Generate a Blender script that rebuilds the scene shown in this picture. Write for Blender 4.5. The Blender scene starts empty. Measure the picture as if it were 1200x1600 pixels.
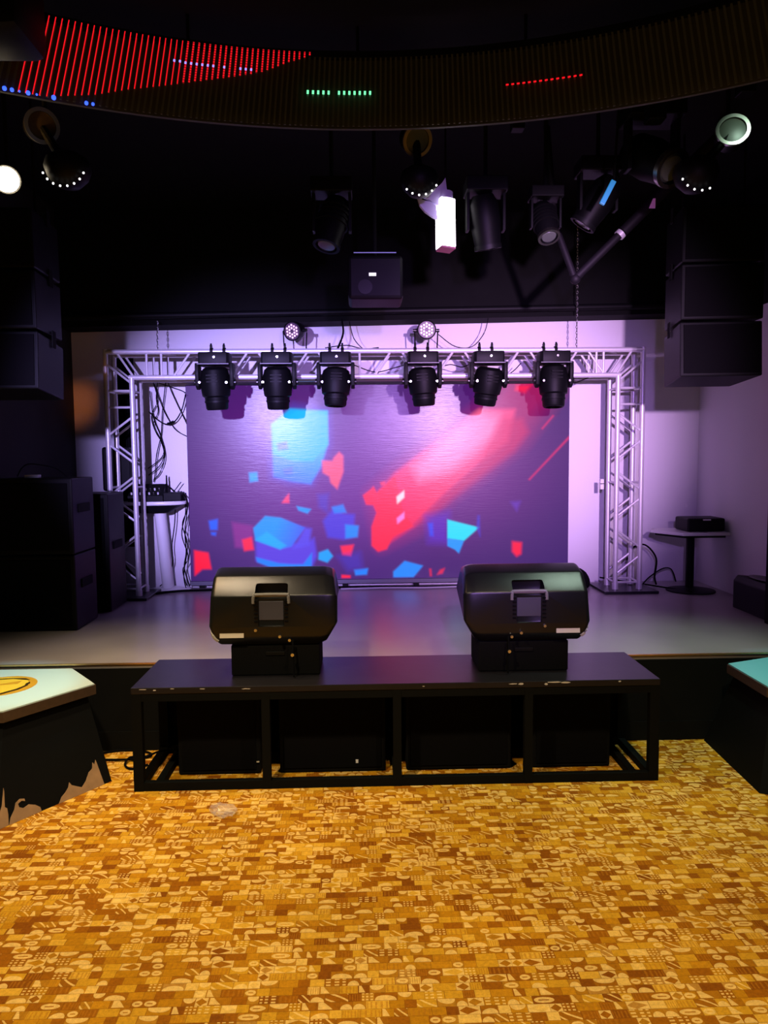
import bpy, bmesh, math, random
import numpy as np
from mathutils import Vector, Matrix, Euler

# ------------------------------------------------------------------ camera, world, lights
S = bpy.context.scene
COL = S.collection
random.seed(7)
PI = math.pi

def srgb(r, g, b):
    f = lambda c: (c / 12.92 if c <= .04045 else ((c + .055) / 1.055) ** 2.4)
    return (f(r / 255), f(g / 255), f(b / 255))

cam_d = bpy.data.cameras.new('camera')
cam = bpy.data.objects.new('camera', cam_d); COL.objects.link(cam)
S.camera = cam
cam_d.sensor_fit = 'VERTICAL'; cam_d.sensor_height = 36; cam_d.sensor_width = 27
cam_d.lens = 36 * 1150 / 1600
cam_d.clip_start = .05
PITCH, YAW, ROLL = .077, .029, .0087
cy, sy, cp, sp = math.cos(YAW), math.sin(YAW), math.cos(PITCH), math.sin(PITCH)
fw = Vector((sy * cp, cy * cp, -sp)); rt = Vector((cy, -sy, 0)); up = rt.cross(fw)
rt2 = math.cos(ROLL) * rt - math.sin(ROLL) * up; up2 = math.sin(ROLL) * rt + math.cos(ROLL) * up
mw = Matrix((rt2, up2, -fw)).transposed().to_4x4(); mw.translation = (0, 0, 1.7)
cam.matrix_world = mw

S.view_settings.view_transform = 'Standard'
S.view_settings.look = 'None'
S.view_settings.gamma = 1
S.view_settings.use_curve_mapping = False
S.view_settings.exposure = 0
S.cycles.max_bounces = 6

world = bpy.data.worlds.new('dim_room_beyond'); S.world = world; world.use_nodes = True
bg = world.node_tree.nodes['Background']
bg.inputs[0].default_value = (.9, 1, .9, 1); bg.inputs[1].default_value = .02

def spot(name, loc, target, power, color, size=60, blend=.6, radius=.06):
    d = bpy.data.lights.new(name, 'SPOT'); d.energy = power; d.color = color
    d.spot_size = math.radians(size); d.spot_blend = blend; d.shadow_soft_size = radius
    o = bpy.data.objects.new(name, d); COL.objects.link(o); o.location = loc
    o.rotation_euler = (Vector(target) - Vector(loc)).to_track_quat('-Z', 'Y').to_euler()
    return o

# wash lights thrown at the stage from the back of the hall, left, centre and right
spot('wash_spot', (-1.45, .5, 2.45), (-.88, 6.66, 1.75), 3250, srgb(184, 164, 255), 31.5, 1, .06)
spot('wash_spot', (.45, .45, 2.38), (.75, 6.66, 1.55), 900, srgb(190, 140, 255), 46, 1, .05)
spot('wash_spot', (1.35, .5, 2.42), (1.25, 6.66, 2.0), 2300, srgb(234, 184, 250), 36, 1, .06)
# warm lamps over the dance floor
WARM = srgb(255, 230, 186)
spot('warm_spot', (-1.80, 3.92, 3.13), (-.9, 2.2, 0), 120, srgb(255, 205, 140), 95, .8, .04)
spot('warm_spot', (-1.1, 1.6, 3.7), (-.9, 1.9, 0), 415, WARM, 96, .7, .08)
spot('warm_spot', (1.2, 1.5, 3.7), (1.0, 1.9, 0), 225, WARM, 96, .7, .08)
# downlights over the front of the stage
spot('down_lamp', (-1.18, 3.58, 3.24), (-1.1, 4.0, .6), 205, srgb(255, 226, 186), 60, 1, .10)
spot('down_lamp', (1.84, 3.58, 3.24), (1.65, 4.0, .6), 150, srgb(222, 255, 232), 60, 1, .10)
spot('warm_spot', (-1.62, 4.95, 2.9), (-2.5, 6.6, 2.2), 34, srgb(255, 140, 60), 13, 1, .05)  # added spot throwing the orange patch on the left wall, no fixture
spot('added_cool_spot', (1.95, 3.35, 3.62), (1.96, 3.88, 3.33), 5, srgb(215, 255, 228), 26, 1, .02)  # added spot to brighten the right effect light's can rim
spot('warm_spot', (-1.98, 3.6, 3.12), (-1.62, 3.9, 3.37), 14, srgb(255, 190, 110), 30, 1, .02)  # added spot for the amber crescent on the left can rim
spot('wash_spot', (1.55, 4.25, 3.0), (1.84, 4.70, 3.26), 2.5, srgb(225, 150, 255), 34, 1, .02)  # added violet spot to brighten the tag on the sloping pipe
spot('added_cool_spot', (-1.95, 3.5, 3.7), (-1.95, 3.85, .5), 190, srgb(140, 238, 255), 17, .5, .03)  # added cool spot to brighten the left tabletop, no fixture
spot('added_cool_spot', (2.45, 3.5, 3.7), (2.45, 3.85, .5), 100, srgb(60, 235, 245), 17, .5, .03)  # added cyan spot to tint the right tabletop, no fixture

# ------------------------------------------------------------------ helpers
def mat(name, color, rough=.6, metal=0., emit=None, es=1., spec=.5, bump=0, bscale=60, vary=0):
    m = bpy.data.materials.new(name); m.use_nodes = True
    nt = m.node_tree; b = nt.nodes['Principled BSDF']
    b.inputs['Base Color'].default_value = (*color, 1)
    b.inputs['Roughness'].default_value = rough; b.inputs['Metallic'].default_value = metal
    b.inputs['Specular IOR Level'].default_value = spec
    if emit:
        b.inputs['Emission Color'].default_value = (*emit, 1); b.inputs['Emission Strength'].default_value = es
    if bump or vary:
        tc = nt.nodes.new('ShaderNodeTexCoord'); nz = nt.nodes.new('ShaderNodeTexNoise')
        nz.inputs['Scale'].default_value = bscale; nz.inputs['Detail'].default_value = 4
        nt.links.new(tc.outputs['Object'], nz.inputs['Vector'])
        if bump:
            bp = nt.nodes.new('ShaderNodeBump'); bp.inputs['Strength'].default_value = bump
            bp.inputs['Distance'].default_value = .01
            nt.links.new(nz.outputs['Fac'], bp.inputs['Height']); nt.links.new(bp.outputs['Normal'], b.inputs['Normal'])
        if vary:
            mx = nt.nodes.new('ShaderNodeMixRGB'); mx.blend_type = 'MULTIPLY'; mx.inputs[0].default_value = vary
            mx.inputs[1].default_value = (*color, 1)
            nt.links.new(nz.outputs['Fac'], mx.inputs[2]); nt.links.new(mx.outputs[0], b.inputs['Base Color'])
    return m

def linkobj(name, me, m=None, parent=None, smooth=False):
    o = bpy.data.objects.new(name, me); COL.objects.link(o)
    if m is not None and not me.materials: me.materials.append(m)
    if parent: o.parent = parent
    if smooth:
        for p in me.polygons: p.use_smooth = True
    return o

class MB:
    def __init__(s): s.bm = bmesh.new()
    def box(s, c, d, rot=None, bevel=0):
        r = bmesh.ops.create_cube(s.bm, size=1)
        vs = r['verts']
        M = Matrix.Translation(c) @ (rot.to_matrix().to_4x4() if isinstance(rot, Euler) else (rot or Matrix.Identity(4))) @ Matrix.Diagonal((*d, 1))
        bmesh.ops.transform(s.bm, matrix=M, verts=vs)
        if bevel:
            es = list({e for v in vs for e in v.link_edges})
            bmesh.ops.bevel(s.bm, geom=es, offset=bevel, segments=2, affect='EDGES', profile=.5)
        return s
    def tube(s, a, b, r, r2=None, n=10):
        a, b = Vector(a), Vector(b); d = b - a
        q = d.to_track_quat('Z', 'Y').to_matrix().to_4x4()
        M = Matrix.Translation((a + b) / 2) @ q
        bmesh.ops.create_cone(s.bm, cap_ends=True, segments=n, radius1=r, radius2=r if r2 is None else r2, depth=d.length, matrix=M)
        return s
    def path(s, pts, r, n=6, closed=False, sub=6):
        P = [Vector(p) for p in pts]
        if len(P) > 2 and sub > 1:
            Q = []
            for i in range(len(P) - 1):
                p0 = P[max(i - 1, 0)]; p1 = P[i]; p2 = P[i + 1]; p3 = P[min(i + 2, len(P) - 1)]
                for k in range(sub):
                    t = k / sub
                    Q.append(.5 * ((2 * p1) + (p2 - p0) * t + (2 * p0 - 5 * p1 + 4 * p2 - p3) * t * t + (3 * p1 - p0 - 3 * p2 + p3) * t ** 3))
            Q.append(P[-1]); P = Q
        rings = []
        for i, p in enumerate(P):
            t = (P[min(i + 1, len(P) - 1)] - P[max(i - 1, 0)])
            if t.length < 1e-7: t = Vector((0, 0, 1))
            t.normalize()
            ref = Vector((0, 0, 1)) if abs(t.z) < .9 else Vector((1, 0, 0))
            u = t.cross(ref).normalized(); w = t.cross(u)
            rings.append([s.bm.verts.new(p + r * (math.cos(2 * PI * k / n) * u + math.sin(2 * PI * k / n) * w)) for k in range(n)])
        for A, B in zip(rings[:-1], rings[1:]):
            for k in range(n): s.bm.faces.new((A[k], A[(k + 1) % n], B[(k + 1) % n], B[k]))
        s.bm.faces.new(rings[0][::-1]); s.bm.faces.new(rings[-1])
        return s
    def prism(s, poly, h, M=None, bevel=0):
        """polygon in XY extruded along +Z by h, then transformed"""
        lo = [s.bm.verts.new((x, y, 0)) for x, y in poly]; hi = [s.bm.verts.new((x, y, h)) for x, y in poly]
        n = len(poly); fs = [s.bm.faces.new(lo[::-1]), s.bm.faces.new(hi)]
        for k in range(n): fs.append(s.bm.faces.new((lo[k], lo[(k + 1) % n], hi[(k + 1) % n], hi[k])))
        if bevel:
            es = list({e for f in fs for e in f.edges})
            r = bmesh.ops.bevel(s.bm, geom=es, offset=bevel, segments=2, affect='EDGES', profile=.5)
        if M is not None:
            vs = {v for v in lo + hi if v.is_valid}
            if bevel: vs = set(s.bm.verts)
            bmesh.ops.transform(s.bm, matrix=M, verts=list(vs))
        return s
    def lathe(s, prof, n=24, M=None, cap=True):
        rings = []
        for r, z in prof:
            if r < 1e-5: rings.append([s.bm.verts.new((0, 0, z))])
            else: rings.append([s.bm.verts.new((r * math.cos(2 * PI * k / n), r * math.sin(2 * PI * k / n), z)) for k in range(n)])
        for A, B in zip(rings[:-1], rings[1:]):
            for k in range(n):
                a, b = (A[k % len(A)], A[(k + 1) % n % len(A)]); c, d = B[(k + 1) % n % len(B)], B[k % len(B)]
                vs = []
                for v in (a, b, c, d):
                    if v not in vs: vs.append(v)
                if len(vs) > 2: s.bm.faces.new(vs)
        if cap:
            for R in (rings[0][::-1], rings[-1]):
                if len(R) > 2: s.bm.faces.new(R)
        if M is not None: bmesh.ops.transform(s.bm, matrix=M, verts=[v for R in rings for v in R])
        return s
    def sphere(s, c, r, sc=(1, 1, 1), u=14, v=10):
        bmesh.ops.create_uvsphere(s.bm, u_segments=u, v_segments=v, radius=r, matrix=Matrix.Translation(c) @ Matrix.Diagonal((*sc, 1)))
        return s
    def build(s, name, m, parent=None, smooth=False, origin=None):
        me = bpy.data.meshes.new(name)
        bmesh.ops.recalc_face_normals(s.bm, faces=s.bm.faces)
        if origin is not None: bmesh.ops.translate(s.bm, vec=-Vector(origin), verts=s.bm.verts)
        s.bm.to_mesh(me); s.bm.free()
        o = linkobj(name, me, m, parent)
        if smooth:
            me.set_sharp_from_angle(angle=math.radians(38))
            for p in me.polygons: p.use_smooth = True
            me.set_sharp_from_angle(angle=math.radians(38))
        if origin is not None: o.location = origin
        return o

def tag(o, label=None, cat=None, group=None, kind=None):
    if label: o['label'] = label
    if cat: o['category'] = cat
    if group: o['group'] = group
    if kind: o['kind'] = kind
    return o

def thing(name, loc, label, cat, group=None, rot=(0, 0, 0)):
    o = bpy.data.objects.new(name, None); COL.objects.link(o)
    o.location = loc; o.rotation_euler = rot; o.empty_display_size = .1
    return tag(o, label, cat, group)

def copy_thing(src, loc, rot=None, label=None, group=None):
    r = src.copy(); COL.objects.link(r); r.location = loc
    if rot is not None: r.rotation_euler = rot
    if label: r['label'] = label
    if group: r['group'] = group
    for ch in src.children:
        c = ch.copy(); COL.objects.link(c); c.parent = r
        for g in ch.children:
            d = g.copy(); COL.objects.link(d); d.parent = c
    return r

# ------------------------------------------------------------------ materials
BLACK = mat('black_paint', (.004, .0045, .004), .85, spec=.15, vary=.5, bscale=9)
BLACKM = mat('black_metal', (.004, .0045, .0045), .5, 0, spec=.14, bump=.05, bscale=200)
RSTEEL = mat('matt_black_steel', (.004, .0045, .004), .8, spec=.08)
GLOSSY = mat('black_gloss', (.007, .007, .007), .25)
PLASTIC = mat('black_plastic', (.006, .0064, .006), .30, spec=.38, bump=.08, bscale=450)
RUBBER = mat('black_rubber', (.003, .003, .0035), .85, spec=.06)
ALU = mat('aluminium', (.74, .73, .76), .38, .35, bump=.08, bscale=120)
STEEL = mat('steel_screw', (.75, .75, .75), .25, 1)
PLATE = mat('dark_steel_plate', (.05, .05, .055), .35, .6, vary=.4, bscale=18)
WALL = mat('lavender_lit_wall_paint', (.72, .70, .74), .8, bump=.12, bscale=90)  # grey-white paint with a little lavender wash light put into its colour
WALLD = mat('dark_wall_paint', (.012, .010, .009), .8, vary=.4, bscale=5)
WHITE = mat('white_laminate', (.78, .78, .78), .3)
TAN = mat('bare_fibreboard', (.42, .26, .13), .9, vary=.6, bscale=14)
GOLD = mat('brass_edge_strip', (.75, .50, .22), .35, .9)
GREY = mat('grey_panel', (.13, .13, .16), .45)
PANEL = mat('dark_grey_panel', (.045, .046, .065), .5)
STICK = mat('pale_sticker', (.55, .50, .40), .6)
WOODEDGE = mat('brown_edge_band', (.075, .046, .028), .5, vary=.5, bscale=40)

def nodes_of(name):
    m = bpy.data.materials.new(name); m.use_nodes = True
    return m, m.node_tree, m.node_tree.nodes['Principled BSDF']

class X_:
    """tiny wrapper to write math-node expressions"""
    def __init__(s, nt, sock): s.nt, s.k = nt, sock
    def _op(s, op, *a):
        n = s.nt.nodes.new('ShaderNodeMath'); n.operation = op
        for i, v in enumerate((s,) + a):
            if isinstance(v, X_): s.nt.links.new(v.k, n.inputs[i])
            else: n.inputs[i].default_value = v
        return X_(s.nt, n.outputs[0])
    def __add__(s, o): return s._op('ADD', o)
    def __sub__(s, o): return s._op('SUBTRACT', o)
    def __mul__(s, o): return s._op('MULTIPLY', o)
    def lt(s, o): return s._op('LESS_THAN', o)
    def gt(s, o): return s._op('GREATER_THAN', o)
    def floor(s): return s._op('FLOOR')
    def frac(s): return s._op('FRACT')
    def abs(s): return s._op('ABSOLUTE')
    def max(s, o): return s._op('MAXIMUM', o)
    def min(s, o): return s._op('MINIMUM', o)
    def between(s, a, b): return s.gt(a) * s.lt(b)

def carpet_material():
    m, nt, b = nodes_of('patterned_gold_carpet')
    N = nt.nodes.new; L = nt.links.new
    tc = N('ShaderNodeTexCoord'); sx = N('ShaderNodeSeparateXYZ'); L(tc.outputs['Object'], sx.inputs[0])
    x, y = X_(nt, sx.outputs[0]), X_(nt, sx.outputs[1])
    v = y * (1 / .034); row = v.floor(); fy = v.frac()
    w1 = N('ShaderNodeTexWhiteNoise'); w1.noise_dimensions = '1D'; L(row.k, w1.inputs['W'])
    rr = X_(nt, w1.outputs['Value'])
    u = (x * (1 / .052)) + rr * 9.
    # cells of uneven width: bend u
    un = (u * 1.9)._op('SINE') * .22 + u
    col = un.floor(); fx = un.frac()
    cmb = N('ShaderNodeCombineXYZ'); L(col.k, cmb.inputs[0]); L(row.k, cmb.inputs[1])
    w2 = N('ShaderNodeTexWhiteNoise'); w2.noise_dimensions = '2D'; L(cmb.outputs[0], w2.inputs['Vector'])
    r1 = X_(nt, w2.outputs['Value'])
    sc = N('ShaderNodeSeparateColor'); L(w2.outputs['Color'], sc.inputs[0])
    rg, rb = X_(nt, sc.outputs[1]), X_(nt, sc.outputs[2])
    dx, dy = fx - .5, fy - .5
    def inside(ax, ay, rx, ry): # ellipse
        a = (fx - ax) * (1 / rx); c = (fy - ay) * (1 / ry)
        return (a * a + c * c).lt(1.)
    half_up = inside(.5, .08, .46, .62)
    half_dn = inside(.5, .92, .46, .55)
    disc = inside(.5, .5, .42, .36); slit = dy.abs().lt(.06) * dx.abs().lt(.2)
    diam = (dx.abs() + dy.abs()).lt(.46)
    dots = ((fx * 3.).frac() - .5).abs().lt(.28) * ((fy * 2.6).frac() - .5).abs().lt(.25)
    slash = ((fx * 1.4 + fy * 1.1).frac() - .5).abs().lt(.13)
    wedge = (fx * .9 + fy * .35).lt(.62) * fy.gt(.12) * fx.gt(.1)
    bars = ((fx * 5.).frac() - .5).abs().lt(.2) * dy.abs().lt(.4)
    motif = r1.between(.00, .13) * half_up
    for lo, hi, mk in ((.13, .20, half_dn), (.20, .28, disc - slit), (.35, .43, dots), (.43, .49, slash), (.49, .57, wedge)):
        motif = motif.max(r1.between(lo, hi) * mk)
    dia = r1.between(.28, .35)
    motif = motif.max(dia * (diam * -1. + 1.))
    fine = r1.between(.57, .72) * bars
    ramp = N('ShaderNodeValToRGB'); ramp.color_ramp.interpolation = 'CONSTANT'; L(rg.k, ramp.inputs[0])
    pal = [(0, (150, 92, 28)), (.20, (178, 124, 38)), (.36, (200, 150, 52)), (.56, (212, 164, 66)), (.68, (188, 132, 42)), (.84, (224, 182, 96)), (.90, (132, 76, 22))]
    el = ramp.color_ramp.elements
    for i, (p, c) in enumerate(pal):
        e = el[i] if i < 2 else el.new(p)
        e.position = p; e.color = (*srgb(*c), 1)
    def mix(a, bcol, fac):
        n = N('ShaderNodeMixRGB'); L(fac.k, n.inputs[0])
        L(a, n.inputs[1])
        if isinstance(bcol, tuple): n.inputs[2].default_value = (*bcol, 1)
        else: L(bcol, n.inputs[2])
        return n.outputs[0]
    c = ramp.outputs[0]
    dark_under = r1.lt(.57) * rb.gt(.35)
    c = mix(c, srgb(156, 100, 32), dark_under * .7)
    c = mix(c, srgb(234, 196, 116), motif * .78)
    c = mix(c, srgb(170, 112, 40), fine * .55)
    joint = fy.lt(.06).max(fx.lt(.03))
    c = mix(c, srgb(120, 74, 24), joint * .6)
    # weave + wear
    nz = N('ShaderNodeTexNoise'); nz.inputs['Scale'].default_value = 260; L(tc.outputs['Object'], nz.inputs['Vector'])
    n2 = N('ShaderNodeTexNoise'); n2.inputs['Scale'].default_value = 2.2; n2.inputs['Detail'].default_value = 3; L(tc.outputs['Object'], n2.inputs['Vector'])
    hs = N('ShaderNodeHueSaturation'); L(c, hs.inputs['Color']); hs.inputs['Saturation'].default_value = 1.04
    n3 = N('ShaderNodeTexNoise'); n3.inputs['Scale'].default_value = 75; n3.inputs['Detail'].default_value = 3; L(tc.outputs['Object'], n3.inputs['Vector'])
    val = X_(nt, nz.outputs['Fac']) * .5 + X_(nt, n2.outputs['Fac']) * .5 + X_(nt, n3.outputs['Fac']) * .7 + .10
    L(val.k, hs.inputs['Value']); L(hs.outputs[0], b.inputs['Base Color'])
    bp = N('ShaderNodeBump'); bp.inputs['Strength'].default_value = .2; bp.inputs['Distance'].default_value = .004
    L(nz.outputs['Fac'], bp.inputs['Height']); L(bp.outputs[0], b.inputs['Normal'])
    b.inputs['Roughness'].default_value = .85; b.inputs['Specular IOR Level'].default_value = .15
    return m

def stage_material():
    m, nt, b = nodes_of('grey_stage_vinyl')
    N = nt.nodes.new; L = nt.links.new
    tc = N('ShaderNodeTexCoord'); nz = N('ShaderNodeTexNoise'); nz.inputs['Scale'].default_value = 1.6; nz.inputs['Detail'].default_value = 5
    L(tc.outputs['Object'], nz.inputs['Vector'])
    r = N('ShaderNodeValToRGB'); L(nz.outputs['Fac'], r.inputs[0])
    r.color_ramp.elements[0].color = (.27, .25, .246, 1); r.color_ramp.elements[1].color = (.37, .345, .337, 1)
    r.color_ramp.elements[0].position = .35; r.color_ramp.elements[1].position = .7
    L(r.outputs[0], b.inputs['Base Color'])
    r2 = N('ShaderNodeMapRange'); L(nz.outputs['Fac'], r2.inputs[0]); r2.inputs[3].default_value = .24; r2.inputs[4].default_value = .38
    L(r2.outputs[0], b.inputs['Roughness'])
    b.inputs['Specular IOR Level'].default_value = .6
    return m

# ------------------------------------------------------------------ room shell
def struct(name, mb, m, smooth=False):
    return tag(mb.build(name, m, smooth=smooth), kind='structure')

ZS = .52
f = struct('floor', MB().box((0, 1.4, -.05), (8.4, 5.8, .1)), carpet_material())
stage = struct('stage_platform', MB().box((.1, 5.51, .26), (8.2, 2.6, .518)), stage_material())
struct('trim_1', MB().box((.1, 4.205, .5155), (8.2, .012, .008)), GOLD)
struct('baseboard_front', MB().box((.1, 4.204, .06), (8.2, .012, .11)), BLACK)
struct('trim_2', MB().box((.1, 4.206, .30), (8.2, .008, .374)), BLACK)
struct('wall_back', MB().box((.1, 6.71, 1.95), (8.2, .1, 3.9)), WALL)
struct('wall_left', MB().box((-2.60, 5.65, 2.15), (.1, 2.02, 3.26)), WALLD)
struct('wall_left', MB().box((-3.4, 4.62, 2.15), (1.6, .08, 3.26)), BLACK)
struct('wall_left', MB().box((-4.15, 1.55, 1.9), (.1, 6.1, 3.8)), BLACK)
struct('wall_right', MB().box((3.12, 5.80, 2.15), (.1, 1.72, 3.26)), WALL)
struct('wall_right', MB().box((3.435, 4.84, 2.15), (1.33, .2, 3.26)), BLACK)
struct('wall_right', MB().box((4.15, 1.6, 1.9), (.1, 6.2, 3.8)), BLACK)
struct('ceiling', MB().box((0, 2.6, 3.84), (8.4, 8.2, .12)), BLACK)
# black bulkhead over the back wall, its underside falling slightly to the left
struct('ceiling_bulkhead', MB().box((3.085, 5.68, 3.3), (.05, 1.44, .96)), BLACK)
bk = MB()
bk.prism([(-2.55, 2.80), (3.07, 2.905), (3.07, 3.78), (-2.55, 3.78)], .26, Matrix(((1, 0, 0, 0), (0, 0, 1, 6.395), (0, 1, 0, 0), (0, 0, 0, 1))))
struct('ceiling_bulkhead', bk, BLACK)

# ------------------------------------------------------------------ LED screen
def screen_mesh():
    W, H = 596, 305                       # drawing canvas of the picture shown on the wall
    nx, ny = 448, 230
    xs = (np.arange(nx) + .5) / nx * W; ys = (np.arange(ny) + .5) / ny * H
    Xg, Yg = np.meshgrid(xs, ys)
    lin = lambda c: np.array(srgb(*c))
    img = np.zeros((ny, nx, 3))
    def blob(cx, cyy, rx, ry): return np.exp(-(((Xg - cx) / rx) ** 2 + ((Yg - cyy) / ry) ** 2))
    img += lin((50, 22, 96))
    img += blob(150, 120, 150, 130)[..., None] * lin((84, 14, 86))
    img += blob(420, 120, 150, 110)[..., None] * lin((92, 10, 84))
    img += blob(250, 200, 160, 80)[..., None] * lin((58, 10, 72))
    def poly_mask(P, soft=1.4):
        P = np.array(P, float); n = len(P)
        ins = np.zeros(Xg.shape, bool); dist = np.full(Xg.shape, 1e9)
        for i in range(n):
            (x1, y1), (x2, y2) = P[i], P[(i + 1) % n]
            cond = ((y1 > Yg) != (y2 > Yg)) & (Xg < (x2 - x1) * (Yg - y1) / (y2 - y1 + 1e-9) + x1)
            ins ^= cond
            dxx, dyy = x2 - x1, y2 - y1
            t = np.clip(((Xg - x1) * dxx + (Yg - y1) * dyy) / (dxx * dxx + dyy * dyy + 1e-9), 0, 1)
            dist = np.minimum(dist, np.hypot(Xg - x1 - t * dxx, Yg - y1 - t * dyy))
        sd = np.where(ins, dist, -dist)
        return np.clip(sd / (2 * soft) + .5, 0, 1)
    def draw(P, c, a=1., soft=1.4, c2=None, grad=None):
        nonlocal img
        P = [(x - 290, y - 600) for x, y in P]
        k = (poly_mask(P, soft) * a)[..., None]
        colr = lin(c)
        if c2 is not None:
            (ax, ay), (bx, by) = grad
            ax -= 290; bx -= 290; ay -= 600; by -= 600
            t = np.clip(((Xg - ax) * (bx - ax) + (Yg - ay) * (by - ay)) / ((bx - ax) ** 2 + (by - ay) ** 2), 0, 1)[..., None]
            colr = colr * (1 - t) + lin(c2) * t
        img = img * (1 - k) + colr * k
    # red beam
    draw([(905, 560), (800, 560), (745, 640), (612, 738), (575, 770), (590, 850), (640, 826), (700, 772), (760, 730), (812, 690), (850, 640)], (205, 30, 92), .55, 22)
    draw([(800, 640), (745, 640), (612, 738), (585, 768), (596, 850), (640, 822), (690, 772), (742, 725), (790, 690)], (255, 28, 62), .95, 5, (255, 70, 122), ((600, 810), (745, 680)))
    draw([(745, 645), (640, 728), (650, 750), (700, 735), (770, 680), (775, 650)], (255, 130, 180), .85, 10)
    draw([(812, 655), (780, 650), (742, 725), (690, 772), (640, 822), (660, 812), (720, 765), (800, 705), (822, 675)], (205, 30, 88), .7, 6)
    draw([(561, 772), (572, 764), (578, 758), (583, 768), (612, 742), (624, 800), (640, 822), (608, 838), (598, 858), (584, 862), (574, 852), (574, 822), (582, 800), (577, 788), (566, 787)], (255, 28, 44), 1, 1.6)
    draw([(614, 775), (626, 765), (626, 776), (615, 786)], (255, 225, 240))
    draw([(614, 809), (626, 799), (626, 809), (615, 818)], (245, 130, 225))
    draw([(588, 752), (596, 750), (597, 757), (590, 757)], (240, 50, 90))
    # blue block
    draw([(418, 655), (455, 630), (510, 640), (511, 692), (498, 726), (482, 754), (446, 752), (418, 742)], (70, 90, 235), .45, 9)
    draw([(420, 660), (450, 636), (507, 640), (508, 690), (496, 727), (480, 754), (452, 750), (422, 742)], (0, 178, 255), 1, 2.4, (62, 120, 255), ((470, 680), (445, 752)))
    draw([(422, 706), (455, 718), (484, 718), (496, 705), (508, 692), (508, 640), (460, 640), (422, 660)], (0, 190, 255), .8, 2)
    draw([(428, 690), (444, 686), (446, 699), (430, 701)], (70, 130, 245), 1, 2)
    draw([(436, 730), (452, 726), (452, 738), (440, 740)], (72, 112, 240), .8, 2)
    draw([(498, 717), (514, 718), (517, 712), (525, 704), (531, 710), (531, 735), (521, 762), (511, 752), (509, 742), (499, 736)], (255, 84, 100), .95, 2.2)
    draw([(384, 735), (397, 734), (398, 748), (385, 750)], (0, 160, 255), 1, 2)
    draw([(434, 783), (440, 774), (446, 768), (446, 783)], (250, 60, 105), 1, 1.5)
    draw([(457, 788), (480, 793), (474, 800), (460, 795)], (0, 150, 255), 1, 1.5)
    draw([(490, 770), (508, 768), (506, 800), (492, 790)], (70, 60, 205), .6, 4)
    # lower left cluster
    draw([(356, 812), (388, 818), (388, 856), (360, 852)], (140, 34, 140), .8, 3)
    draw([(392, 842), (470, 848), (484, 838), (488, 868), (478, 888), (430, 888), (392, 874)], (88, 62, 226), .95, 3)
    draw([(470, 822), (480, 824), (476, 850), (450, 856)], (88, 74, 240), .9, 3)
    draw([(389, 822), (408, 803), (432, 806), (470, 822), (448, 852), (430, 856), (392, 842)], (0, 150, 255), 1, 1.6, (62, 96, 255), ((420, 830), (462, 846)))
    draw([(392, 840), (410, 828), (440, 850), (430, 856)], (0, 175, 255), .8, 2)
    draw([(392, 868), (428, 878), (450, 880), (466, 880), (480, 862), (479, 890), (428, 890), (394, 876)], (0, 128, 255), 1, 1.6)
    draw([(371, 840), (386, 836), (389, 856), (374, 858)], (255, 26, 48), 1, 2)
    draw([(296, 856), (318, 860), (322, 886), (308, 886), (296, 896)], (255, 8, 38), 1, 1.8)
    draw([(320, 810), (334, 807), (333, 824), (322, 824)], (20, 92, 255), 1, 2); draw([(323, 828), (331, 828), (330, 833), (324, 832)], (20, 92, 255), 1, 2)
    draw([(491, 862), (505, 857), (513, 868), (504, 878), (490, 873)], (0, 160, 255), 1, 1.6)
    draw([(498, 812), (516, 790), (530, 800), (548, 802), (546, 838), (530, 842), (505, 838)], (72, 58, 222), .9, 3)
    draw([(512, 790), (530, 786), (535, 799), (516, 800)], (10, 130, 255), .9, 2)
    draw([(533, 818), (554, 820), (552, 838), (533, 840)], (14, 136, 255), 1, 2)
    draw([(525, 852), (546, 850), (541, 868), (528, 866)], (255, 34, 56), 1, 2)
    draw([(546, 890), (568, 888), (566, 898), (548, 899)], (0, 130, 255), 1, 1.6)
    draw([(526, 898), (540, 899), (540, 903), (526, 903)], (255, 24, 46), 1, 1.2)
    draw([(520, 868), (556, 862), (560, 888), (536, 892)], (64, 48, 190), .6, 6)
    # lower right cluster
    draw([(608, 894), (626, 877), (655, 885), (640, 903), (608, 903)], (0, 136, 255), 1, 1.4)
    draw([(660, 806), (696, 800), (696, 850), (664, 848)], (88, 34, 190), .8, 8)
    draw([(663, 817), (671, 817), (672, 838), (666, 838)], (48, 70, 240), .9, 2)
    draw([(694, 812), (744, 825), (720, 846), (694, 842)], (0, 222, 255), 1, 1.2)
    draw([(694, 842), (720, 846), (712, 866), (706, 860), (694, 854)], (0, 150, 255), 1, 1.2)
    draw([(742, 806), (745, 806), (746, 840), (740, 826)], (60, 54, 205), .8, 2)
    draw([(797, 848), (812, 850), (811, 868), (804, 872), (797, 864)], (255, 16, 46), 1, 2.6)
    draw([(794, 785), (810, 784), (804, 800)], (96, 48, 180), .8, 3)
    draw([(822, 750), (824, 751), (888, 684), (886, 682)], (225, 30, 96), .9, 1.2)
    draw([(842, 670), (844, 671), (862, 650), (860, 649)], (225, 30, 96), .9, 1.2)
    draw([(802, 602), (826, 602), (816, 614), (800, 610)], (255, 26, 70), .9, 3)
    draw([(665, 890), (668, 890), (669, 902), (666, 902)], (225, 30, 60), .9, 1.2)
    draw([(677, 900), (682, 892), (690, 889), (686, 898)], (225, 30, 60), .9, 1.4)
    x0, x1, zb, zt = -1.548, 1.862, .585, 2.325
    vx = np.linspace(x0, x1, nx + 1); vz = np.linspace(zt, zb, ny + 1)
    GX, GZ = np.meshgrid(vx, vz)
    verts = np.stack([GX.ravel(), np.full(GX.size, 6.598), GZ.ravel()], 1)
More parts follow.
